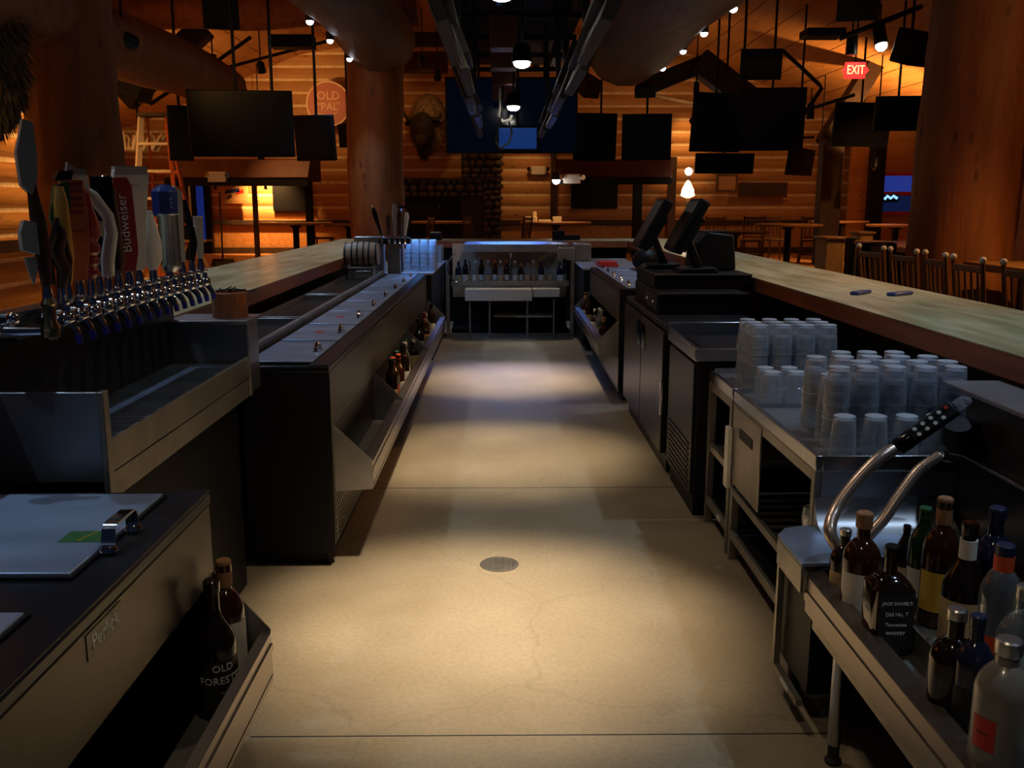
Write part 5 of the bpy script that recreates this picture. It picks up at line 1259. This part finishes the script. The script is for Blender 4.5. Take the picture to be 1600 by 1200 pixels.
obj('chimney_core', MB().box(cx_, b, 21.45, 21.94, PZ, zt).box(a-.3, b, 21.46, 21.94, zl_, zm), 'mortar', t)
obj('firebox', MB().box(a-.3, dx_, 21.5, 21.94, PZ, zl_), 'black', t)
stones('chimney_stones', cx_, b, zm, zt, 21.42, t, 3, 0)
stones('lintel_stones', a-.3, dx_, zl_, zm, 21.42, t, 4, 0)
stones('pier_stones', dx_, b, PZ, zm, 21.42, t, 5, 0)
obj('mantel', MB().box(a-.35, b+.05, 21.3, 21.45, zm-.03, zm+.02), 'timber', t)
# ladder
def ladder():
    Y = 11.6; L0 = at(198, 215, Y); topz = at(0, 182, Y).z; xc = at(228, 0, Y).x
    t = thing('step_ladder', 'orange step ladder with cream steps standing left of the screens', 'ladder', (xc, Y, 0))
    for s_ in (-1, 1):
        obj('front_rail', MB().beam((xc+s_*.36, Y-.35, 0), (xc+s_*.15, Y-.02, topz), .03, .07), 'ladder_step' if s_ < 0 else 'ladder_orange', t)
        obj('rear_rail', MB().beam((xc+s_*.32, Y+.7, 0), (xc+s_*.12, Y+.1, topz), .025, .05), 'ladder_orange', t)
    n = 8
    for i in range(1, n):
        f = i/n; w = .36+(.15-.36)*f; y = Y-.35+.33*f; z = topz*f
        obj('step', MB().box(xc-w, xc+w, y-.04, y+.05, z-.015, z+.015), 'ladder_step', t)
    for i in (2, 4, 6):
        f = i/n; w = .32+(.12-.32)*f; y = Y+.7-.6*f; z = topz*f
        obj('rear_brace', MB().box(xc-w, xc+w, y-.01, y+.01, z-.015, z+.015), 'ladder_orange', t)
    obj('top_cap', MB().box(xc-.18, xc+.18, Y-.08, Y+.16, topz, topz+.04), 'timber', t, bevel=.008)
ladder()
# cream antlers and bones pile behind the ladder
Y = 14.2; p = at(218, 222, Y)
t = thing('antler_chandelier', 'cream antler cluster hanging behind the ladder', 'chandelier', tuple(p))
rnd = random.Random(12); mb = MB()
for k in range(12):
    a0 = k*PI/6; R0 = .26
    pts = [(p.x+.06*math.cos(a0), Y+.06*math.sin(a0), p.z-.1), (p.x+R0*math.cos(a0), Y+R0*math.sin(a0), p.z-.14+.05*rnd.random()), (p.x+(R0+.12)*math.cos(a0+.3), Y+(R0+.12)*math.sin(a0+.3), p.z+.12)]
    mb.tube(pts, [.035, .03, .01], 8); mb.tube([pts[1], (pts[1][0]+.02, pts[1][1], pts[1][2]+.2)], [.025, .008], 6)
obj('antler_ring', mb, 'fur_light' if False else 'ladder_step', t)
obj('chain', MB().cyl((p.x, Y, p.z), (p.x, Y, p.z+1.4), .015, n=6), 'black', t)
# doors, windows, wall pictures
a = at(300, 268, 21.8); b = at(330, 396, 21.8)
struct('door_1', MB().box(a.x, b.x, 21.78, 21.9, PZ, a.z).box(a.x-.06, a.x, 21.74, 21.9, PZ, a.z+.06).box(b.x, b.x+.06, 21.74, 21.9, PZ, a.z+.06), 'black')
struct('door_1_pane', MB().box(a.x+.07, b.x-.09, 21.765, 21.78, at(0, 375, 21.8).z, a.z-.1), 'blue_glass')
a = at(1376, 270, 20.0); b = at(1450, 335, 20.0)
wy = 20.0
struct('wall_window_bay', MB().box(a.x-.6, 11.55, wy+.1, wy+.2, PZ, 3.4), 'log_wall_x')
mz = (a.z+b.z)/2
struct('window_1', MB().box(a.x, b.x, wy, wy+.1, a.z-.06, a.z).box(a.x, b.x, wy, wy+.1, b.z, b.z+.06).box(a.x, a.x+.09, wy, wy+.1, b.z, a.z).box(b.x-.09, b.x, wy, wy+.1, b.z, a.z).box(a.x, b.x, wy, wy+.1, mz-.04, mz+.04), 'red')
struct('window_1_pane', MB().box(a.x+.09, b.x-.09, wy+.06, wy+.07, mz+.04, a.z-.06), 'blue_window')
struct('window_1_lower_pane', MB().box(a.x+.09, b.x-.09, wy+.06, wy+.07, b.z+.06, mz-.04), 'dark_window')
p = at(1391, 310, wy)
t = thing('neon_sign', 'tiny glowing pale blue neon sign in the red framed window', 'neon sign', tuple(p))
obj('glowing_tube', MB().tube([(p.x-.13, wy-.02, p.z-.02), (p.x-.07, wy-.02, p.z+.05), (p.x, wy-.02, p.z), (p.x+.06, wy-.02, p.z+.05), (p.x+.14, wy-.02, p.z)], .03, 8), 'window_bright', t)
obj('backing', MB().box(p.x-.17, p.x+.17, wy-.01, wy, p.z-.08, p.z+.08), 'black', t)
def pic(lab, px0, px1, py0, py1, Y, m, fm='timber', shapes=()):
    a = at(px0, py0, Y); b = at(px1, py1, Y); t = thing('wall_picture', lab, 'picture', ((a.x+b.x)/2, Y, b.z))
    obj('frame', MB().box(a.x, b.x, Y, Y+.05, b.z, a.z), fm, t, bevel=.008)
    c = obj('canvas', MB().box(a.x+.05, b.x-.05, Y-.006, Y, b.z+.05, a.z-.05), m, t)
    for (u0, u1, v0, v1, mm) in shapes:
        w = b.x-a.x; h = a.z-b.z
        obj('painted_patch', MB().prism([(a.x+w*u0, b.z+h*v0), (a.x+w*u1, b.z+h*(v0+.1)), (a.x+w*u1, b.z+h*v1), (a.x+w*(u0+.05), b.z+h*(v1-.1))], 'y', Y-.009, Y-.006), mm, c)
    return t
pic('pale poster with red and blue figure on the brightly lit wall', 344, 388, 288, 318, 21.7, 'poster', 'poster', [(.15, .7, .5, .8, 'tap_blue'), (.55, .85, .45, .75, 'red'), (.2, .4, .2, .5, 'timber')])
pic('small framed print glowing in warm light, right of the lit wall strip', 1120, 1152, 272, 300, 21.5, 'poster', 'timber_tan')
pic('dark framed picture on the log panel between the two right posts', 1336, 1362, 282, 310, 21.5, 'timber_tan', 'timber')
pic('dim framed board on the right part of the back wall', 1155, 1230, 285, 308, 21.6, 'timber', 'timber_red')
# glowing wall lamp near the terminals
p = at(1075, 290, 19.0)
t = thing('floor_lamp', 'bright bare-bulb lamp glowing behind the nearer card terminal', 'lamp', (p.x, 19, PZ))
obj('pole', MB().cyl((p.x, 19, PZ), (p.x, 19, p.z-.1), .03, n=10), 'timber_tan', t)
obj('base', MB().lathe([(.2, 0), (.2, .03), (.04, .06)], (p.x, 19, PZ), 18), 'timber', t)
obj('lower_bulb', MB().lathe([(.05, -.24), (.14, -.2), (.12, -.08), (.05, .06), (.02, .1)], tuple(p), 14), 'bulb_warm', t)
obj('upper_bulb', MB().sphere(tuple(at(1076, 268, 19)), .075, 12, 8), 'bulb', t)
obj('neck', MB().cyl((p.x, 19, p.z+.08), (p.x, 19, p.z+.26), .02, n=8), 'timber_tan', t)
# ------------------------------------------------------------------ tables and chairs beyond the bar
def rtable(lab, px, Y, r, z, m='table_top', z0=PZ):
    x = at(px, 350, Y).x; t = thing('round_table', lab, 'table', (x, Y, z0))
    obj('tabletop', MB().lathe([(r*.97, z-.045), (r, z-.03), (r, z-.006), (r*.985, z)], (x, Y, 0), 40), m, t)
    obj('pedestal', MB().lathe([(.28, z0), (.26, z0+.03), (.06, z0+.08), (.06, z-.12), (.14, z-.045)], (x, Y, 0), 16), 'black', t)
    return t
rtable('round pub table in front of the brightly lit wall at the left', 462, 18.0, .70, 1.2)
rtable('round pub table just left of the middle log column', 545, 20.3, .60, 1.12)
rtable('round pub table in front of the stone fireplace', 690, 19.0, .62, 1.2)
rtable('round pub table right of the fireplace, cluttered with cream menus', 868, 18.4, .70, 1.2)
rtable('round pub table behind the card terminals', 1148, 16.4, .62, 1.08, 'table_dark')
rtable('round pub table with lit edge in front of the thick timber post', 1232, 16.9, .6, 1.19)
rtable('long-edged round table before the framed picture panel', 1310, 19.3, .6, 1.2)
rtable('round table beneath the red framed window', 1400, 17.9, .55, 1.16)
p = at(846, 345, 18.3)
for i, (dx, dz, w) in enumerate([(-.22, 0, .2), (.06, 0, .24), (.3, 0, .16)]):
    tag(obj('menu_stack', MB().box(p.x+dx-w/2, p.x+dx+w/2, 18.1, 18.35, 1.2005, 1.24+.06*((i+1) % 2)), 'paper', bevel=.004), ['cream menu stack at the left of the cluttered table', 'flat cream menu stack in the middle of the cluttered table', 'small cream menu stack at the right of the cluttered table'][i], 'menus')
tag(obj('table_lantern', MB().lathe([(.05, 0), (.05, .08), (.035, .1), (.04, .18), (.0, .2)], (p.x-.12, 18.6, 1.2005), 14), 'shade'), 'small cream lantern on the cluttered table', 'lantern')
# broom
a = at(342, 300, 17.4)
t = thing('broom', 'broom standing in front of the lit wall with its head on the floor', 'broom', (a.x, 17.4, PZ))
obj('handle', MB().cyl((a.x, 17.4, PZ+.1), (a.x+.01, 17.4, a.z), .017, n=8), 'tap_brown', t)
obj('brush', MB().prism([(a.x-.22, PZ), (a.x+.22, PZ), (a.x+.18, PZ+.14), (a.x-.18, PZ+.14)], 'y', 17.35, 17.45), 'timber', t)
# low cream chest left of the broom
a = at(300, 375, 16.5)
t = thing('side_stand', 'tan wooden stand with slanted legs left of the broom', 'stand', (a.x, 16.5, PZ))
obj('top', MB().box(a.x-.3, a.x+.3, 16.3, 16.7, a.z-.03, a.z), 'booth_wood', t, bevel=.005)
for s_ in (-1, 1): obj('leg', MB().beam((a.x+s_*.28, 16.5, PZ), (a.x+s_*.08, 16.5, a.z-.03), .05, .05), 'booth_wood', t)
def chair(x, y, z0, rz, sh, bh, lab=None, group=None, caps=True):
    t = thing('wooden_chair', lab, 'chair', (x, y, z0), rz, group)
    obj('seat', MB().box(-.20, .20, -.20, .20, sh-.035, sh), 'chair_wood', t, local=True, bevel=.012)
    for sx in (-1, 1):
        for sy in (-1, 1): obj('leg', MB().cyl((sx*.21, sy*.21, 0), (sx*.16, sy*.16, sh-.03), .016, .02, 8), 'chair_wood', t, local=True)
        obj('back_post', MB().cyl((sx*.185, .19, sh-.02), (sx*.20, .25, bh), .018, .014, 8), 'chair_wood', t, local=True)
        if caps: obj('finial', MB().sphere((sx*.20, .25, bh+.012), .022, 10, 6), 'chair_cap', t, local=True)
    sp = MB()
    for i in range(4): sp.tube([(-.12+i*.08, .195, sh+.05), (-.123+i*.082, .208, sh+.14), (-.126+i*.084, .222, sh+.22), (-.13+i*.087, .243, bh-.05)], [.008, .014, .010, .008], 8)
    obj('spindles', sp, 'chair_wood', t, local=True)
    obj('top_rail', MB().box(-.19, .19, .232, .256, bh-.07, bh-.03), 'chair_wood', t, local=True, bevel=.006)
    obj('lower_rail', MB().box(-.18, .18, .19, .212, sh+.035, sh+.06), 'chair_wood', t, local=True, bevel=.004)
    obj('foot_rail', MB().box(-.19, .19, -.2, -.18, sh*.35, sh*.35+.02).box(-.19, .19, .18, .2, sh*.35, sh*.35+.02), 'chair_wood', t, local=True)
    return t
lab_c = ['dark spindle-back bar chair, nearest the frame edge in the row along the right bar', 'second dark spindle-back bar chair from the frame edge', 'third dark spindle-back bar chair from the frame edge', 'fourth dark spindle-back bar chair, in front of the massive log column', 'fifth dark spindle-back bar chair, left of the massive log column', 'last dark spindle-back bar chair of the row, beside the pale booth panel']
c0 = None
for i, lb in enumerate(lab_c):
    x = 3.20+.03*math.sin(i*2.3); y = 4.75+.53*i
    if c0 is None: c0 = chair(x, y, 0, PI/2+.08, .76, 1.20, lb, 'spindle-back chairs along the right bar')
    else: dup(c0, (x, y, 0), PI/2+.12*math.sin(i*1.7), lb, 'spindle-back chairs along the right bar')
c1_ = None
spots = [(1128, 17.4, .3, 'dark chair at the table behind the card terminals'), (1176, 18.0, -.4, 'dark chair right of the table behind the card terminals'), (1212, 18.6, .1, 'dark chair left of the lit-edged table'), (1268, 18.2, 2.9, 'dark chair right of the lit-edged table'), (505, 19.6, 1.9, 'dark chair between the two left pub tables'), (748, 18.2, 1.2, 'dark chair right of the fireplace table'), (655, 17.8, -1.2, 'dark chair left of the fireplace table'), (806, 17.5, -1.2, 'dark chair left of the cluttered table')]
for px, Y, rz_, lb in spots:
    x = at(px, 350, Y).x
    if c1_ is None: c1_ = chair(x, Y, PZ, rz_, .46, .92, lb, 'dark chairs at the dining tables', caps=False)
    else: dup(c1_, (x, Y, PZ), rz_, lb, 'dark chairs at the dining tables')
# log tables and booths right of the bar
def slab_table(lab, x0, x1, y0, y1, z):
    t = thing('slab_table', lab, 'table', ((x0+x1)/2, (y0+y1)/2, 0))
    obj('tabletop', MB().box(x0, x1, y0, y1, z-.06, z), 'table_top', t, bevel=.012)
    for y in (y0+.3, y1-.3): obj('trestle', MB().box((x0+x1)/2-.25, (x0+x1)/2+.25, y-.04, y+.04, 0, z-.06), 'timber', t)
slab_table('long red-brown plank table behind the row of spindle-back chairs', 3.75, 4.9, 4.6, 7.55, 1.09)
slab_table('plank table with reddish top beyond the pale booth panels', 4.4, 5.6, 9.9, 12.0, 1.08)
def booth(lab, px0, px1, py, Y, d, zt):
    a = at(px0, py, Y); b = at(px1, py, Y)
    t = thing('booth_divider', lab, 'booth divider', ((a.x+b.x)/2, Y, 0))
    obj('panel', MB().box(a.x, b.x, Y, Y+d, 0, a.z-.03), 'booth_wood', t, bevel=.02)
    obj('top_slab', MB().box(a.x-.02, b.x+.02, Y-.02, Y+d+.02, a.z-.03, a.z), 'table_top', t, bevel=.01)
booth('pale upright log booth panel, left of the two', 1292, 1322, 370, 9.6, .35, 0)
booth('pale upright log booth panel with plank face, right of the two', 1360, 1394, 378, 8.7, .35, 0)
booth('narrow pale plank behind the two booth panels', 1345, 1366, 362, 10.4, .3, 0)
for px0, px1, py, Y, lb in [(1328, 1338, 372, 9.2, 'black upright post between the two booth panels'), (1347, 1361, 380, 8.6, 'black upright board left of the right booth panel'), (1394, 1402, 380, 8.5, 'black upright post right of the right booth panel')]:
    a = at(px0, py, Y); b = at(px1, py, Y)
    tag(obj('booth_post', MB().box(a.x, b.x, Y, Y+.12, 0, a.z), 'black', bevel=.006), lb, 'post')

# small cans added at each warm wash spot
for a, b, p, s_ in WASH:
    a = Vector(a); d = (Vector(b)-a).normalized(); a = a-d*.03
    t = thing('ceiling_spotlight', 'small black can added at a warm wash light', 'spotlight', tuple(a), group='cans added at the warm wash lights')
    obj('can', MB().rings([[tuple(a+(d.orthogonal().normalized()*math.cos(k*PI/6)+d.cross(d.orthogonal().normalized())*math.sin(k*PI/6))*r+d*o) for k in range(12)] for r, o in [(.05, -.16), (.07, -.12), (.075, .03), (.068, .03), (.06, -.06)]], cap=False), 'black_metal', t)
    zc = ceil_z(a.x)
    if zc > a.z+.2: obj('stem', MB().cyl(a-d*.1, Vector((a.x, a.y, zc))-Vector((d.x, d.y, 0))*.1, .012, n=6), 'black_metal', t)
